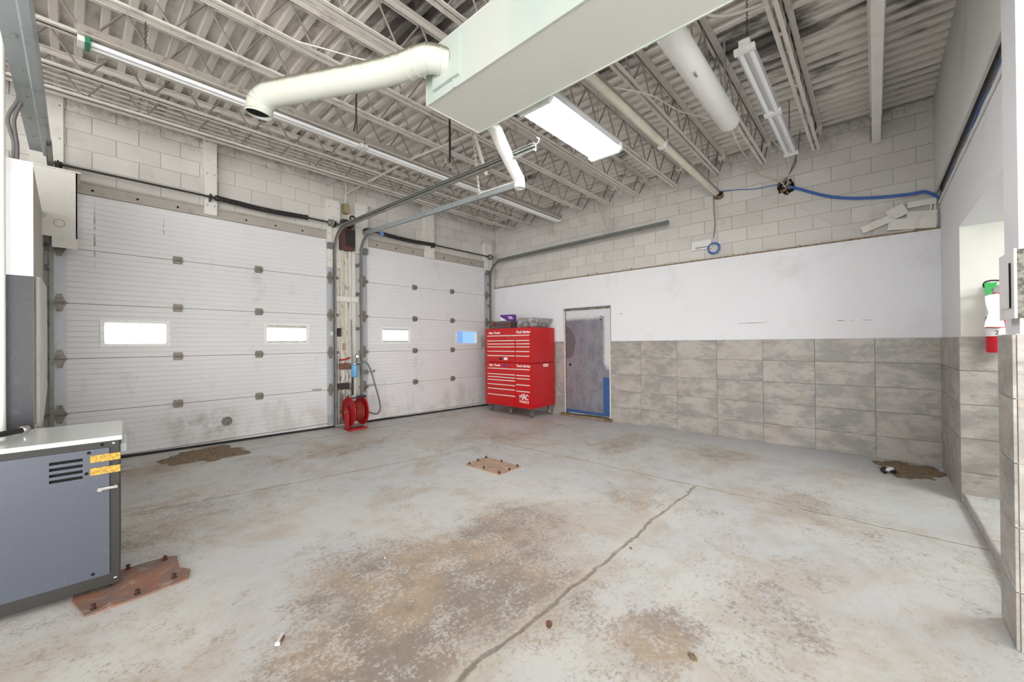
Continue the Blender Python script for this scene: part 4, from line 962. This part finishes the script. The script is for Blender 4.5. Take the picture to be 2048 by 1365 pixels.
# ================================================================ TOOL CABINET
tc = thing('tool_cabinet', (0, 0, 0), 'tall glossy red rolling tool cabinet in the corner', 'cabinet')
CX0, CX1, CY0, CY1 = -.824, -.075, -1.755, -.50
b = MB(); b.bbox(CX0, CX1, CY0, CY1, 1.085, 1.782, .008); b.build('upper_chest', 'red', tc)
b = MB(); b.bbox(CX0-.004, CX1, CY0-.004, CY1+.004, .20, 1.078, .008); b.build('lower_chest', 'red', tc)
def drawer(ya, yb, z0, z1, name='drawer'):
    b = MB(); b.bbox(CX0-.012, CX0-.001, ya+.003, yb-.003, z0+.004, z1-.004, .003); d_ = b.build(name, 'red', tc)
    h = MB(); h.bbox(CX0-.026, CX0-.008, ya+.003, yb-.003, z1-.024, z1-.006, .004); h.build('handle_strip', 'trim_white', d_)
    return d_
yL0, yL1, yR0, yR1 = -1.345, -.57, -1.725, -1.375
up = [1.54, 1.476, 1.415, 1.325, 1.235, 1.115]
drawer(yR0, yL1, 1.545, 1.643)
for a, c in zip(up, up[1:]): drawer(yL0, yL1, c, a); 
for a, c in zip(up, up[1:]): drawer(yR0, yR1, c, a)
lo = [.855, .795, .735, .643, .553, .43, .235]
drawer(yR0, yL1, .86, .972)
for a, c in zip(lo, lo[1:]): drawer(yL0, yL1, c, a)
lr = [.852, .79, .668, .545]
for a, c in zip(lr, lr[1:]): drawer(yR0, yR1, c, a)
drawer(yR0, yR1, .235, .542)
b = MB()
for z in (1.595, 1.02): b.lathe((CX0-.012, -1.145, z), (-1, 0, 0), [(.001, .006), (.01, .006), (.011, 0)], 12)
b.build('lock', 'chrome', tc)
MB().box(CX0-.014, CX0-.012, -1.13, -1.03, 1.0, 1.04).build('purple_sticker', 'purple', tc)
rt, upv = (0, -1, 0), (0, 0, 1)
fx = CX0-.003
for z in (1.672, 1.003):
    letter('Mac Tools', .058, 'letter_white', (fx-.004, -.60, z), rt, upv, tc, width=.33, shear=.3, bold=.002)
    letter('Tech Series', .064, 'letter_white', (fx-.004, -1.375, z), rt, upv, tc, width=.36, shear=.3, bold=.002)
MC = letter('MAC', .135, 'letter_white', (CX0-.015, -1.46, .37), rt, upv, tc, width=.225, bold=.002)
for v in MC.data.vertices:                                               # arched top of the emblem
    yy = (v.co.y+1.5775)/.12; v.co.z = .37+(v.co.z-.37)*(1.3-.5*yy*yy)
letter('TOOLS', .062, 'letter_white', (CX0-.015, -1.45, .305), rt, upv, tc, width=.245, bold=.001)
b = MB(); b.box(CX0-.015, CX0-.012, -.98, -.90, 1.135, 1.18); b.build('oval_sticker', 'letter_black', tc)
b = MB(); b.box(CX0-.015, CX0-.012, -1.14, -1.04, 1.135, 1.185); b.build('car_sticker', 'letter_white', tc)
b = MB(); b.box(-.46, -.30, CY0-.006, CY0-.003, 1.00, 1.055); b.build('side_sticker', 'letter_white', tc)
b = MB(); b.box(-.44, -.32, CY0-.007, CY0-.005, 1.018, 1.03); b.build('sticker_band', 'extred', tc)
for (x, y, yaw) in ((-.74, -1.68, .3), (-.16, -1.68, -.2), (-.74, -.58, .5), (-.16, -.58, 0), (-.74, -1.13, .2)):
    z0 = fz(x, y); ct = thing('caster', (x, y, z0)); ct.parent = tc; ct.rotation_euler = (0, 0, yaw)
    b = MB(); b.lathe((0, -.018, .075), (0, 1, 0), [(.05, -.001), (.068, 0), (.075, .006), (.075, .03), (.068, .036), (.05, .037)], 24); b.build('tyre', 'case', ct)
    b = MB(); b.lathe((0, -.018, .075), (0, 1, 0), [(.001, -.004), (.02, -.004), (.022, .004), (.05, .006), (.054, 0), (.056, .003), (.056, .034), (.022, .034), (.001, .04)], 24); b.build('wheel', 'galv', ct)
    b = MB(); b.prism([(-.05, .20-z0), (.05, .20-z0), (.03, .06), (-.02, .06)], 'y', -.034, -.028); b.prism([(-.05, .20-z0), (.05, .20-z0), (.03, .06), (-.02, .06)], 'y', .028, .034); b.box(-.05, .05, -.04, .04, .188-z0, .2-z0); b.build('fork', 'galv_dark', ct)
# wire holder on the far side of the cabinet
hk = thing('wire_holder', (0, 0, 0), 'small grey wire holder hooked on the left side of the red cabinet', 'holder')
b = MB()
for i in range(5): b.tube([(-.80-.0*i, CY1+.01, 1.66-.04*i), (-.84, CY1+.10, 1.62-.05*i), (-.80, CY1+.17-.02*i, 1.56-.04*i), (-.74, CY1+.10, 1.55-.04*i), (-.72, CY1+.01, 1.56-.03*i)], .006, 5)
b.tube([(-.84, CY1+.1, 1.62), (-.84, CY1+.1, 1.40)], .006, 5); b.tube([(-.8, CY1+.15, 1.56), (-.8, CY1+.13, 1.38)], .006, 5)
b.build('basket', 'galv_dark', hk)
# things on the cabinet
TZ = 1.783
cs = thing('tool_case', (-.62, -.86, TZ), 'dark plastic tool case with red latches on the cabinet top', 'case'); cs.rotation_euler = (0, 0, .12)
b = MB(); b.bbox(-.14, .14, -.24, .24, 0, .085, .015); b.build('base', 'case', cs)
b = MB(); b.bbox(-.145, .145, -.245, .245, .085, .15, .02); b.build('lid', 'case', cs)
b = MB(); b.tube([(-.14, .09, .075), (-.175, .08, .075), (-.175, -.08, .075), (-.14, -.09, .075)], .011, 8); b.build('handle', 'case', cs)
for y in (-.17, .17): MB().bbox(-.158, -.138, y-.025, y+.025, .045, .12, .005).build('latch', 'case_red', cs)
bx = thing('carton', (-.60, -.95, TZ+.152), 'small purple and white carton lying on the dark tool case', 'carton'); bx.rotation_euler = (0, 0, .25)
b = MB(); b.bbox(-.05, .06, -.16, .16, 0, .135, .003); b.build('box', 'purple', bx)
b = MB(); b.prism([(.155, .008), (.155, .1), (.10, .06), (.06, .05), (.02, .008)], 'x', -.053, -.0505); b.box(-.053, -.0505, .0, .15, .006, .02); b.build('white_panel', 'letter_white', bx)
b = MB(); b.box(-.053, -.0505, -.12, -.02, .075, .092); b.box(-.053, -.0505, -.14, -.05, .045, .062); b.build('print_bar', 'letter_white', bx)
bg = thing('bagged_tray', (-.40, -1.46, TZ), 'grey tray wrapped in crumpled clear plastic on the red cabinet', 'tray')
b = MB(); b.bbox(-.22, .24, -.19, .17, 0, .13, .03); b.build('tray', plain('grey_tray', (112, 110, 112), .5, 0, .15, 12), bg)
bm = bmesh.new(); bmesh.ops.create_icosphere(bm, subdivisions=4, radius=1)
for v in bm.verts:
    c = v.co; k = max(abs(c.x), abs(c.y), abs(c.z)); q_ = c/k*.75+c*.25
    v.co = Vector((q_.x*.31+.01, q_.y*.23-.01, max(q_.z, -1)*.1+.1))
    n_ = math.sin(c.x*23+c.y*17)*math.cos(c.y*29-c.z*13); v.co += Vector((n_*.008, n_*.01, n_*.012))
    if v.co.x > .26 and v.co.z > .06: v.co.x += (v.co.z-.06)*.45; v.co.y -= (v.co.z-.06)*.5
    v.co.z = max(v.co.z, .001)
me = bpy.data.meshes.new('plastic_wrap'); bm.to_mesh(me); bm.free(); me.materials.append(M['bag']); put('plastic_wrap', me, bg)

# ================================================================ FLOOR PLATES, HOLES, DEBRIS
def bolt(parent, x, y, z, r=.014, h=.03):
    b = MB(); b.lathe((x, y, z), (0, 0, 1), [(r*1.3, 0), (r*1.3, .006), (r*.75, .006), (r*.75, h*.6), (r, h*.6), (r, h), (.001, h)], 6, smooth=False); return b.build('bolt', 'rust_bolt', parent)
p1 = thing('floor_plate', (0, 0, 0), 'tan rusty bolted steel plate in the middle of the floor', 'plate')
q4 = [(-3.565, -2.95), (-3.57, -3.54), (-3.18, -3.52), (-3.175, -2.91)]
b = MB(); b.prism(q4, 'z', .001, .012); b.build('plate', 'rust_tan', p1)
for (u, v) in ((-3.53, -2.99), (-3.53, -3.24), (-3.54, -3.50), (-3.22, -3.49), (-3.21, -3.22), (-3.21, -2.95), (-3.37, -2.97), (-3.38, -3.51)): bolt(p1, u, v, .012, .011, .024)
p2 = thing('floor_plate', (0, 0, 0), 'orange rusty bolted plate half under the grey machine', 'plate')
b = MB(); b.prism([(-6.735, -3.44), (-6.50, -3.44), (-6.29, -3.42), (-6.255, -3.30), (-6.30, -3.22), (-6.285, -3.02), (-6.33, -2.98), (-6.75, -2.95), (-6.78, -3.2)], 'z', .001, .012); b.build('plate', 'rust', p2)
for (u, v) in ((-6.35, -3.03), (-6.53, -2.99), (-6.345, -3.35), (-6.52, -3.40), (-6.70, -3.40)): bolt(p2, u, v, .012, .011, .028)
def rubble(cxr, cyr_, rx, ry, label, n_=70, mat='broken', seed=3):
    random.seed(seed); b = MB(); pts = []
    for i in range(44):
        a_ = 2*PI*i/44; k = 1+.12*math.sin(3*a_+seed)+.1*math.sin(7*a_)+random.uniform(-.1, .1); pts.append((cxr+rx*k*math.cos(a_), cyr_+ry*k*math.sin(a_)))
    b.prism([(x, y) for x, y in pts], 'z', fz(cxr, cyr_)-.02, fz(cxr, cyr_)+.004)
    # follow the floor slope
    b.v = [(x, y, fz(x, y)+(.005 if z > fz(cxr, cyr_) else -.02)) for x, y, z in b.v]
    o = b.build('broken_concrete', mat); tag(o, label, 'rubble')
    s = MB()
    for i in range(n_):
        a_ = random.uniform(0, 2*PI); k = random.uniform(0, .95)**.5; x = cxr+rx*k*math.cos(a_); y = cyr_+ry*k*math.sin(a_); r = random.uniform(.004, .016); z = fz(x, y)+.004
        s.add([(x-r, y-r*.7, z), (x+r, y-r, z), (x+r*.8, y+r, z), (x-r, y+r*.8, z), (x+random.uniform(-r, r)*.3, y, z+r*.6)], [(0, 1, 4), (1, 2, 4), (2, 3, 4), (3, 0, 4)])
    g = s.build('gravel', 'mud', o); g['kind'] = 'stuff'; return o
rubble(-5.62, -.42, .42, .3, 'broken brown patch of concrete in front of the big door', 140, seed=4)
rubble(-.42, -6.92, .36, .27, 'broken brown hole in the floor at the tiled corner', 120, seed=5)
gl = thing('crumpled_glove', tuple(at(1776, 944, 'z', .012)), 'small black and white rag beside the broken corner hole', 'rag')
b = MB(); b.tube(smoothpath([(-.07, .02, 0), (-.03, .05, .02), (.02, .02, .03), (.05, -.02, .015), (.02, -.05, .01), (-.04, -.03, .015)], 4), .018, 8); b.build('black_part', 'rubber', gl)
b = MB(); b.bbox(-.0, .09, -.05, .03, 0, .04, .012); b.build('white_part', 'paper', gl)
db = thing('plastic_clip', tuple(at(560, 1283, 'z', .005)), 'small white and dark plastic clip lying on the near floor', 'debris'); db.rotation_euler = (0, 0, .9)
b = MB(); b.bbox(-.035, .035, -.006, .006, .01, .02, .003); b.bbox(-.035, -.02, -.012, .012, 0, .014, .003); b.build('clip', 'white_paint', db)
b = MB(); b.bbox(-.03, .03, -.014, -.004, 0, .01, .003); b.build('underside', 'wood', db)
for (u, v, s, mt, lb, ct) in ((1098, 1250, .035, 'wood', 'tan wood chip beside the floor joint', 'debris'), (1262, 1098, .022, 'mud', 'small dark crumb right of the slab joint', 'debris'), (770, 1117, .014, 'paper', 'tiny pale leaf scrap on the floor', 'debris'), (1385, 1316, .03, 'mud', 'dark crumb on the near floor at bottom', 'debris'),
    (981, 1128, .008, 'wood', 'tiny brown crumb on the worn patch of floor', 'debris'), (848, 967, .01, 'mud', 'tiny crumb on the floor left of the bolted plate', 'debris')):
    p = at(u, v, 'z', 0); b = MB(); pl2 = [(math.cos(2*PI*i/7)*s*random.uniform(.7, 1.2), math.sin(2*PI*i/7)*s*.5*random.uniform(.7, 1.2)) for i in range(7)]
    b.prism(pl2, 'z', 0, s*.18); o = b.build('floor_crumb', mt); o.location = p; o.rotation_euler = (0, 0, .8); tag(o, lb, ct)

# ================================================================ MACHINE AT LEFT
mc = thing('grey_machine', (-6.58, -3.2, .0), 'blue-grey cabinet machine with a white lid at left edge', 'machine'); mc.rotation_euler = (0, 0, math.radians(-4))
W, Dp, H = 1.15, .62, .905
b = MB(); b.box(-W, 0, .012, Dp, .05, H); b.build('body', 'mframe', mc)
b = MB(); b.bbox(-W, 0, -.004, .02, .035, .105, .004); b.bbox(-W, 0, -.004, .02, .865, .912, .004); b.bbox(-.045, 0, -.004, .02, .10, .87, .004); b.bbox(-W, -W+.04, -.004, .02, .1, .87, .004); b.build('frame', 'mframe', mc)
# front panel with slots
pz0, pz1, px0, px1 = .105, .868, -W+.04, -.045
groups = [(-.285, -.155, .69, .855), (-.60, -.47, .69, .855), (-.915, -.785, .69, .855)]
b = MB(); y0, y1 = -.012, .0
zs = [.705+i*.034 for i in range(4)]; cur = px1
ordered = sorted(groups, reverse=True)
for (a, c, _, _) in ordered:
    b.box(c, cur, y0, y1, pz0, pz1); b.box(a, c, y0, y1, pz0, zs[0]); 
    for i in range(4):
        top = zs[i+1] if i < 3 else pz1
        b.box(a, c, y0, y1, zs[i]+.017, top)
    cur = a
b.box(px0, cur, y0, y1, pz0, pz1); b.build('front_panel', 'mpanel', mc)
b = MB(); b.box(px0, px1, -.0005, .002, .6, .86); b.build('slot_dark', 'hole', mc)
b = MB(); b.bbox(-W-.01, .012, -.055, Dp+.02, H+.008, H+.035, .006); b.build('lid', 'mlid', mc)
b = MB(); b.bbox(.0, .03, .2, .55, .79, .845, .006); b.build('side_handle', 'mlid', mc)
for z in (.79, .715):
    b = MB(); b.box(-.125, .003, -.0165, -.0125, z, z+.042); b.build('tape_strip', 'tape', mc)
b = MB(); b.bbox(-.095, -.008, -.024, -.014, .618, .634, .003); b.tube([(-.085, -.032, .626), (-.085, -.02, .626)], .012, 10); b.tube([(-.018, -.032, .63), (-.018, -.02, .63)], .010, 10); b.build('latch', 'chrome', mc)
b = MB()
for (x, z) in ((-.13, .85), (-.14, .73), (-.115, .13)): b.lathe((x, -.014, z), (0, 1, 0), [(.001, 0), (.008, 0), (.009, .002)], 10)
b.lathe((-.075, -.006, .888), (0, 1, 0), [(.001, 0), (.008, 0), (.009, .002)], 10); b.build('screw_hole', 'hole', mc)
b = MB(); b.lathe((-.025, -.006, .89), (0, -1, 0), [(.001, .003), (.008, .003), (.009, 0)], 10); b.lathe((-.02, -.006, .07), (0, -1, 0), [(.001, .003), (.008, .003), (.009, 0)], 10); b.build('rivet', 'chrome', mc)
b = MB()
for x in (-.06, -W+.06):
    for y in (.05, Dp-.05): b.lathe((x, y, 0), (0, 0, 1), [(.03, .004), (.03, .02), (.015, .03), (.015, .055)], 12)
b.build('foot', 'rubber', mc)
tl = thing('tool_rod', (0, 0, 0), 'black rod with a chrome collar lying on the white machine lid', 'tool')
a_, c_ = at(-10, 872, 'z', .968), at(48, 860, 'z', .968)
MB().tube([a_-(c_-a_)*2, c_], .017, 10).build('rod', 'black_cable', tl)
b = MB(); b.lathe(c_, c_-a_, [(.018, -.02), (.024, -.018), (.024, .015), (.014, .017), (.012, .005), (.001, .005)], 16); b.build('collar', 'chrome', tl)

# ================================================================ RIGHT SIDE DETAILS
# fire extinguisher on the recess wall
ex = thing('fire_extinguisher', (-1.46, -7.425, 0), 'red fire extinguisher with hanging tag on the recess wall', 'extinguisher')
b = MB(); b.lathe((0, 0, 1.36), (0, 0, 1), [(.001, 0), (.055, .0), (.062, .01), (.062, .40), (.05, .46), (.022, .49), (.022, .51)], 24); b.build('cylinder', 'extred', ex)
b = MB(); b.lathe((0, 0, 1.50), (0, 0, 1), [(.0632, 0), (.0632, .07)], 24); b.build('number_band', 'paper', ex)
b = MB(); b.lathe((0, 0, 1.67), (0, 0, 1), [(.0632, 0), (.0632, .10)], 24); b.build('label', 'paper', ex)
b = MB(); b.lathe((0, 0, 1.81), (0, 0, 1), [(.0632-.009, 0), (.047, .03)], 24); b.build('yellow_label', 'yellow', ex)
letter('2', .05, 'letter_black', (-.0645, .018, 1.515), (0, -1, 0), (0, 0, 1), ex, name='number')
b = MB(); b.bbox(-.02, .02, -.02, .02, 1.87, 1.92, .004); b.prism([(-.1, 1.93), (.03, 1.915), (.03, 1.93), (-.1, 1.955)], 'x', -.01, .01); b.prism([(-.1, 1.88), (.03, 1.90), (.03, 1.91), (-.1, 1.895)], 'x', -.01, .01); b.build('valve_lever', 'chrome', ex)
b = MB(); b.tube(smoothpath([(0, .02, 1.90), (-.02, .07, 1.93), (-.03, .06, 1.97), (-.03, -.0, 1.975), (-.02, -.06, 1.95), (0, -.08, 1.86), (0, -.07, 1.7)], 5), .007, 8); b.build('hose', 'black_cable', ex)
b = MB(); b.box(.06, .1, -.04, .04, 1.55, 1.95); b.build('bracket', 'white_paint', ex)
tg = MB(); tg.prism([(.045, 1.855), (.075, 1.84), (.07, 1.77), (.055, 1.70), (.075, 1.62), (.08, 1.58), (-.035, 1.575), (-.03, 1.62), (-.012, 1.70), (-.03, 1.78), (-.02, 1.83), (.0, 1.86)], 'x', -.085, -.08); tg.build('inspection_tag', 'paper', ex)
b = MB(); b.prism([(.075, 1.955), (.04, 1.96), (.035, 1.86), (.07, 1.85)], 'x', -.075, -.07); b.prism([(.04, 1.955), (.0, 1.96), (.01, 1.92), (.035, 1.90)], 'x', -.07, -.066); b.build('green_tag', 'green_tag', ex)
# breaker panel on the pillar
bp = thing('breaker_panel', (0, 0, 0), 'white electrical breaker panel on the pillar at the right edge', 'panel')
b = MB(); b.bbox(-3.90, -3.62, -7.22, -7.132, 1.575, 1.885, .004); b.build('box', 'crusty', bp)
b = MB(); b.bbox(-3.905, -3.615, -7.132, -7.122, 1.57, 1.89, .003); b.build('cover', 'panelbox', bp)
b = MB(); b.bbox(-3.84, -3.68, -7.122, -7.117, 1.62, 1.84, .002); b.build('door', 'panelbox', bp)
b = MB(); b.box(-3.852, -3.84, -7.122, -7.117, 1.62, 1.83); b.build('door_gap', 'hole', bp)
# cable slot between wall and bulkhead
for i, (yy, zz, r, mt, lb) in enumerate(((YC+.004, 3.068, .014, 'white_paint', 'white conduit lying in the slot under the bulkhead'), (YC-.012, 3.145, .010, 'galv', 'grey conduit lying in the slot under the bulkhead'), (YC-.005, 3.10, .008, 'white_paint', 'thin white pipe above the white conduit on the return wall'))):
    conduit([(-3.6, yy, zz), (-.0, yy, zz)], r, mt, lb, sm=False)
for i in range(3):
    pts = [(-3.5+.25*k, YC-.005+.008*math.sin(k*1.3+i), 3.125+.028*math.sin(k*.9+i*2)) for k in range(14)]
    conduit(pts, .006, 'blue_cable', ('lowest', 'middle', 'topmost')[i]+' blue data cable in the slot under the bulkhead', 'cable', 'data_cable', group='blue cables in the bulkhead slot')
for i, dx in enumerate((0, .035)):
    conduit([(.03+.0*i, YC+.04+dx, 2.78), (.02, YC+.045+dx, 2.95), (.02, YC+.03+dx, 3.12)], .011, 'white_paint', ('left' if i else 'right')+' of two short white conduits rising above the drywall corner', 'pipe')
# cables along the block wall
CP = [at(u, v, 'x', .02) for u, v in ((1576, 372), (1600, 377), (1650, 390), (1700, 395), (1760, 393), (1820, 387), (1848, 382), (1866, 387), (1880, 395))]
for i in range(2): conduit([p+Vector((0, 0, -.022*i)) for p in CP], .009, 'blue_cable', ('upper' if i == 0 else 'lower')+' of two thick blue cables sagging along the block wall', 'cable', 'data_cable')
conduit([at(u, v, 'x', .03) for u, v in ((1438, 383), (1470, 380), (1510, 378), (1545, 371), (1562, 368))], .006, 'blue_cable', 'thin blue cable between the two wall holes', 'cable', 'data_cable')
conduit([at(u, v, 'x', .03) for u, v in ((1427, 388), (1428, 420), (1430, 450), (1427, 476))], .006, 'grey_cable', 'grey wire dropping to the small box on the block wall', 'cable', 'wire')
conduit([at(u, v, 'x', .03) for u, v in ((1431, 392), (1433, 440), (1433, 480))], .005, 'white_paint', 'white wire dropping beside the grey wire', 'cable', 'wire')
cc = at(1428, 497, 'x', .0)
b = MB()
for i, r in enumerate((.078, .09, .07)):
    pts = [(cc.x-.015*i, cc.y+r*math.cos(2*PI*k/20), cc.z+r*1.0*math.sin(2*PI*k/20)) for k in range(21)]
    if i: b.tube([last, pts[0]], .0055, 6, cap=False)
    last = pts[-1]; b.tube(pts, .0055, 6, cap=False)
tag(b.build('cable_coil', 'blue_cable'), 'coil of blue cable hung below the small wall box', 'cable')
sb = thing('wall_box', (0, 0, 0), 'small flat white box on the block wall with blue cable coil', 'box')
ya, yb = at(1384, 495, 'x', .03).y, at(1424, 495, 'x', .03).y
zc_ = at(1400, 492, 'x', .03).z
MB().bbox(.0, .055, yb, ya, zc_-.07, zc_+.075, .004).build('case', 'panelbox', sb)
b = MB(); b.box(-.004, .0, yb+.03, ya-.06, zc_-.045, zc_-.03); b.build('slot', 'galv_dark', sb)
def wall_hole(u, v, r, label):
    c = at(u, v, 'x', .045); rt_ = thing('wall_hole', tuple(c), label, 'hole'); b = MB(); pts = []
    for i in range(18):
        k = random.uniform(.75, 1.15); pts.append((r*k*math.cos(2*PI*i/18), r*k*math.sin(2*PI*i/18)))
    b.prism(pts, 'x', -.004, .012); b.build('dark_cavity', 'hole', rt_)
    b = MB()
    for i in range(16):
        a_ = random.uniform(0, 2*PI); k = r*random.uniform(.2, .95); s = random.uniform(.2, .42)*r; y, z = k*math.cos(a_), k*math.sin(a_); b.bbox(-.03, .0, y-s/2, y+s/2, z-s/2, z+s/2, s*.2)
    g = b.build('filler', 'mud', rt_); g['kind'] = 'stuff'; return rt_
wall_hole(1572, 374, .105, 'ragged brown hole in the block wall where cables meet')
wall_hole(1437, 391, .075, 'ragged brown hole in the block wall at the tube lamp end')
conduit([at(1462, 255, 'z', 3.6), at(1478, 292, 'z', 3.66), at(1505, 332, 'x', -.5), at(1522, 351, 'x', -.03), at(1545, 356, 'x', -.02), at(1560, 362, 'x', -.0), at(1572, 376, 'x', .01)], .008, 'cream_cable', 'cream cable from the white cylinder to the wall hole', 'cable', 'wire')
for i, (u0, v0) in enumerate(((1600, 262), (1540, 276), (1592, 304))):
    conduit([at(u0, v0, 'x', -.25), at((u0+1578)/2+(6 if i != 1 else 14), (v0+350)/2, 'x', -.05), at(1578, 350, 'x', .01), at(1573, 372, 'x', .02)], .006, ('grey_cable', 'white_paint', 'grey_cable')[i], ('grey wire from the tenth joist to the wall hole', 'white wire from the ninth joist end to the wall hole', 'grey wire from the twin-tube lamp to the wall hole')[i], 'cable', 'wire')
conduit([at(1575, 385, 'x', .04), at(1620, 425, 'x', .045), at(1680, 452, 'x', .045), at(1735, 462, 'x', .0)], .004, 'white_paint', 'thin white wire sagging across the block wall to the boards', 'cable', 'wire')
fc = [at(u, v, 'z', 4.1) for u, v in ((1395, 20), (1425, 32), (1460, 30), (1500, 18), (1532, 6))]
conduit(fc, .013, 'white_paint', 'white flexible conduit hanging above the white cylinder', 'pipe', 'flexible_conduit')
conduit([at(1225, 175, 'z', 3.9), at(1300, 190, 'z', 3.88), at(1360, 222, 'z', 3.86), at(1420, 237, 'z', 3.85)], .006, 'white_paint', 'white cable slung between joists left of the white cylinder', 'cable', 'wire')
conduit([at(470, 35, 'z', 4.1), at(560, 72, 'z', 3.98), at(650, 98, 'z', 3.94), at(730, 120, 'z', 3.95), at(785, 127, 'z', 3.98)], .006, 'white_paint', 'thin cable slung under the deck above the round duct', 'cable', 'wire')
conduit([at(715, 175, 'z', 3.7), at(712, 200, 'z', 3.68), at(712, 235, 'z', 3.66), at(708, 262, 'z', 3.66)], .007, 'chain', 'dark cable dangling behind the round duct', 'cable', 'wire')
# loose boards on the ledge at the right end of wall B
def plank(u0, v0, u1, v1, hgt, label, th=.03, x=.0, mat='white_paint'):
    a_, c_ = at(u0, v0, 'x', x), at(u1, v1, 'x', x); d = (c_-a_); L = d.length; d.normalize(); n_ = Vector((0, -d.z, d.y)); n_ = n_ if n_.z > 0 else -n_
    b = MB(); P = [(0, 0), (-th, 0), (-th, hgt), (0, hgt)]
    b.sweep(P, [(a_, (1, 0, 0), n_), (c_, (1, 0, 0), n_)]); return tag(b.build('loose_board', mat), label, 'board')
plank(1727, 468, 1786, 443, .085, 'lower tilted white board leaning on the drywall ledge', x=-.0)
plank(1782, 444, 1818, 427, .14, 'upper tilted white board leaning against the stacked boards', x=.03)
plank(1775, 462, 1872, 456, .13, 'peeling white board lying lowest in the stack at the corner ledge', x=.01, mat='crumb_white' if 'crumb_white' in M else 'white_paint')
plank(1812, 442, 1872, 438, .10, 'middle peeling white board of the stack at the corner ledge', x=.03)
plank(1815, 418, 1872, 408, .07, 'top white board of the stack at the corner ledge', x=.03)

# ================================================================ OUTSIDE
g = MB(); g.add([(-40, .26, .03), (30, .26, .03), (30, 40, .03), (-40, 40, .03)], [(0, 1, 2, 3)]); tag(g.build('outdoor_ground', 'ground'), kind='structure')
eb = thing('neighbour_building', (0, 0, 0), 'pale sunlit building seen through the garage door windows', 'building')
b = MB(); b.box(-16, 16, 7.2, 7.6, 0, 5.0); b.build('wall', 'ext_block', eb)
b = MB()
for z in (1.55, 2.05, 2.55, 3.05): b.box(-16, 16, 7.17, 7.2, z, z+.05)
b.build('ledge', 'crusty', eb)
car = thing('parked_car', (-4.6, 3.4, .03), 'silver parked car glimpsed through the left door window', 'car')
def car_parts(car):
    b = MB(); b.prism([(-2.2, .35), (-2.25, .7), (-1.9, .85), (-1.2, .95), (1.6, .97), (2.15, .9), (2.2, .4)], 'y', -.85, .85); b.build('body', 'car_paint', car)
    b = MB(); b.prism([(-1.25, .95), (-.6, 1.38), (-.2, 1.45), (.9, 1.45), (1.65, .97)], 'y', -.72, .72); b.build('cabin', 'car_glass', car)
    b = MB(); b.prism([(-.65, 1.40), (-.2, 1.47), (.9, 1.47), (1.1, 1.40)], 'y', -.68, .68); b.build('roof', 'car_paint', car)
    for x in (-1.4, 1.4):
        for y in (-.86, .66):
            b = MB(); b.lathe((x, y, .32), (0, 1, 0), [(.001, 0), (.2, 0), (.32, .01), (.32, .19), (.2, .2), (.001, .2)], 20); b.build('wheel', 'rubber', car)
car_parts(car)
car2 = copy_tree(car, (.4, 4.9, .03)); tag(car2, 'silver parked car glimpsed through the smaller door window', 'car')
bc = thing('blue_container', (0, 0, 0), 'light blue metal container outside the rightmost door window', 'container')
b = MB(); b.box(2.6, 6.6, 4.2, 4.5, 0.03, 2.7); b.build('body', 'blue_metal', bc)
b = MB(); b.box(3.9, 3.94, 4.17, 4.2, .03, 2.7); b.build('door_seam', 'galv_dark', bc)
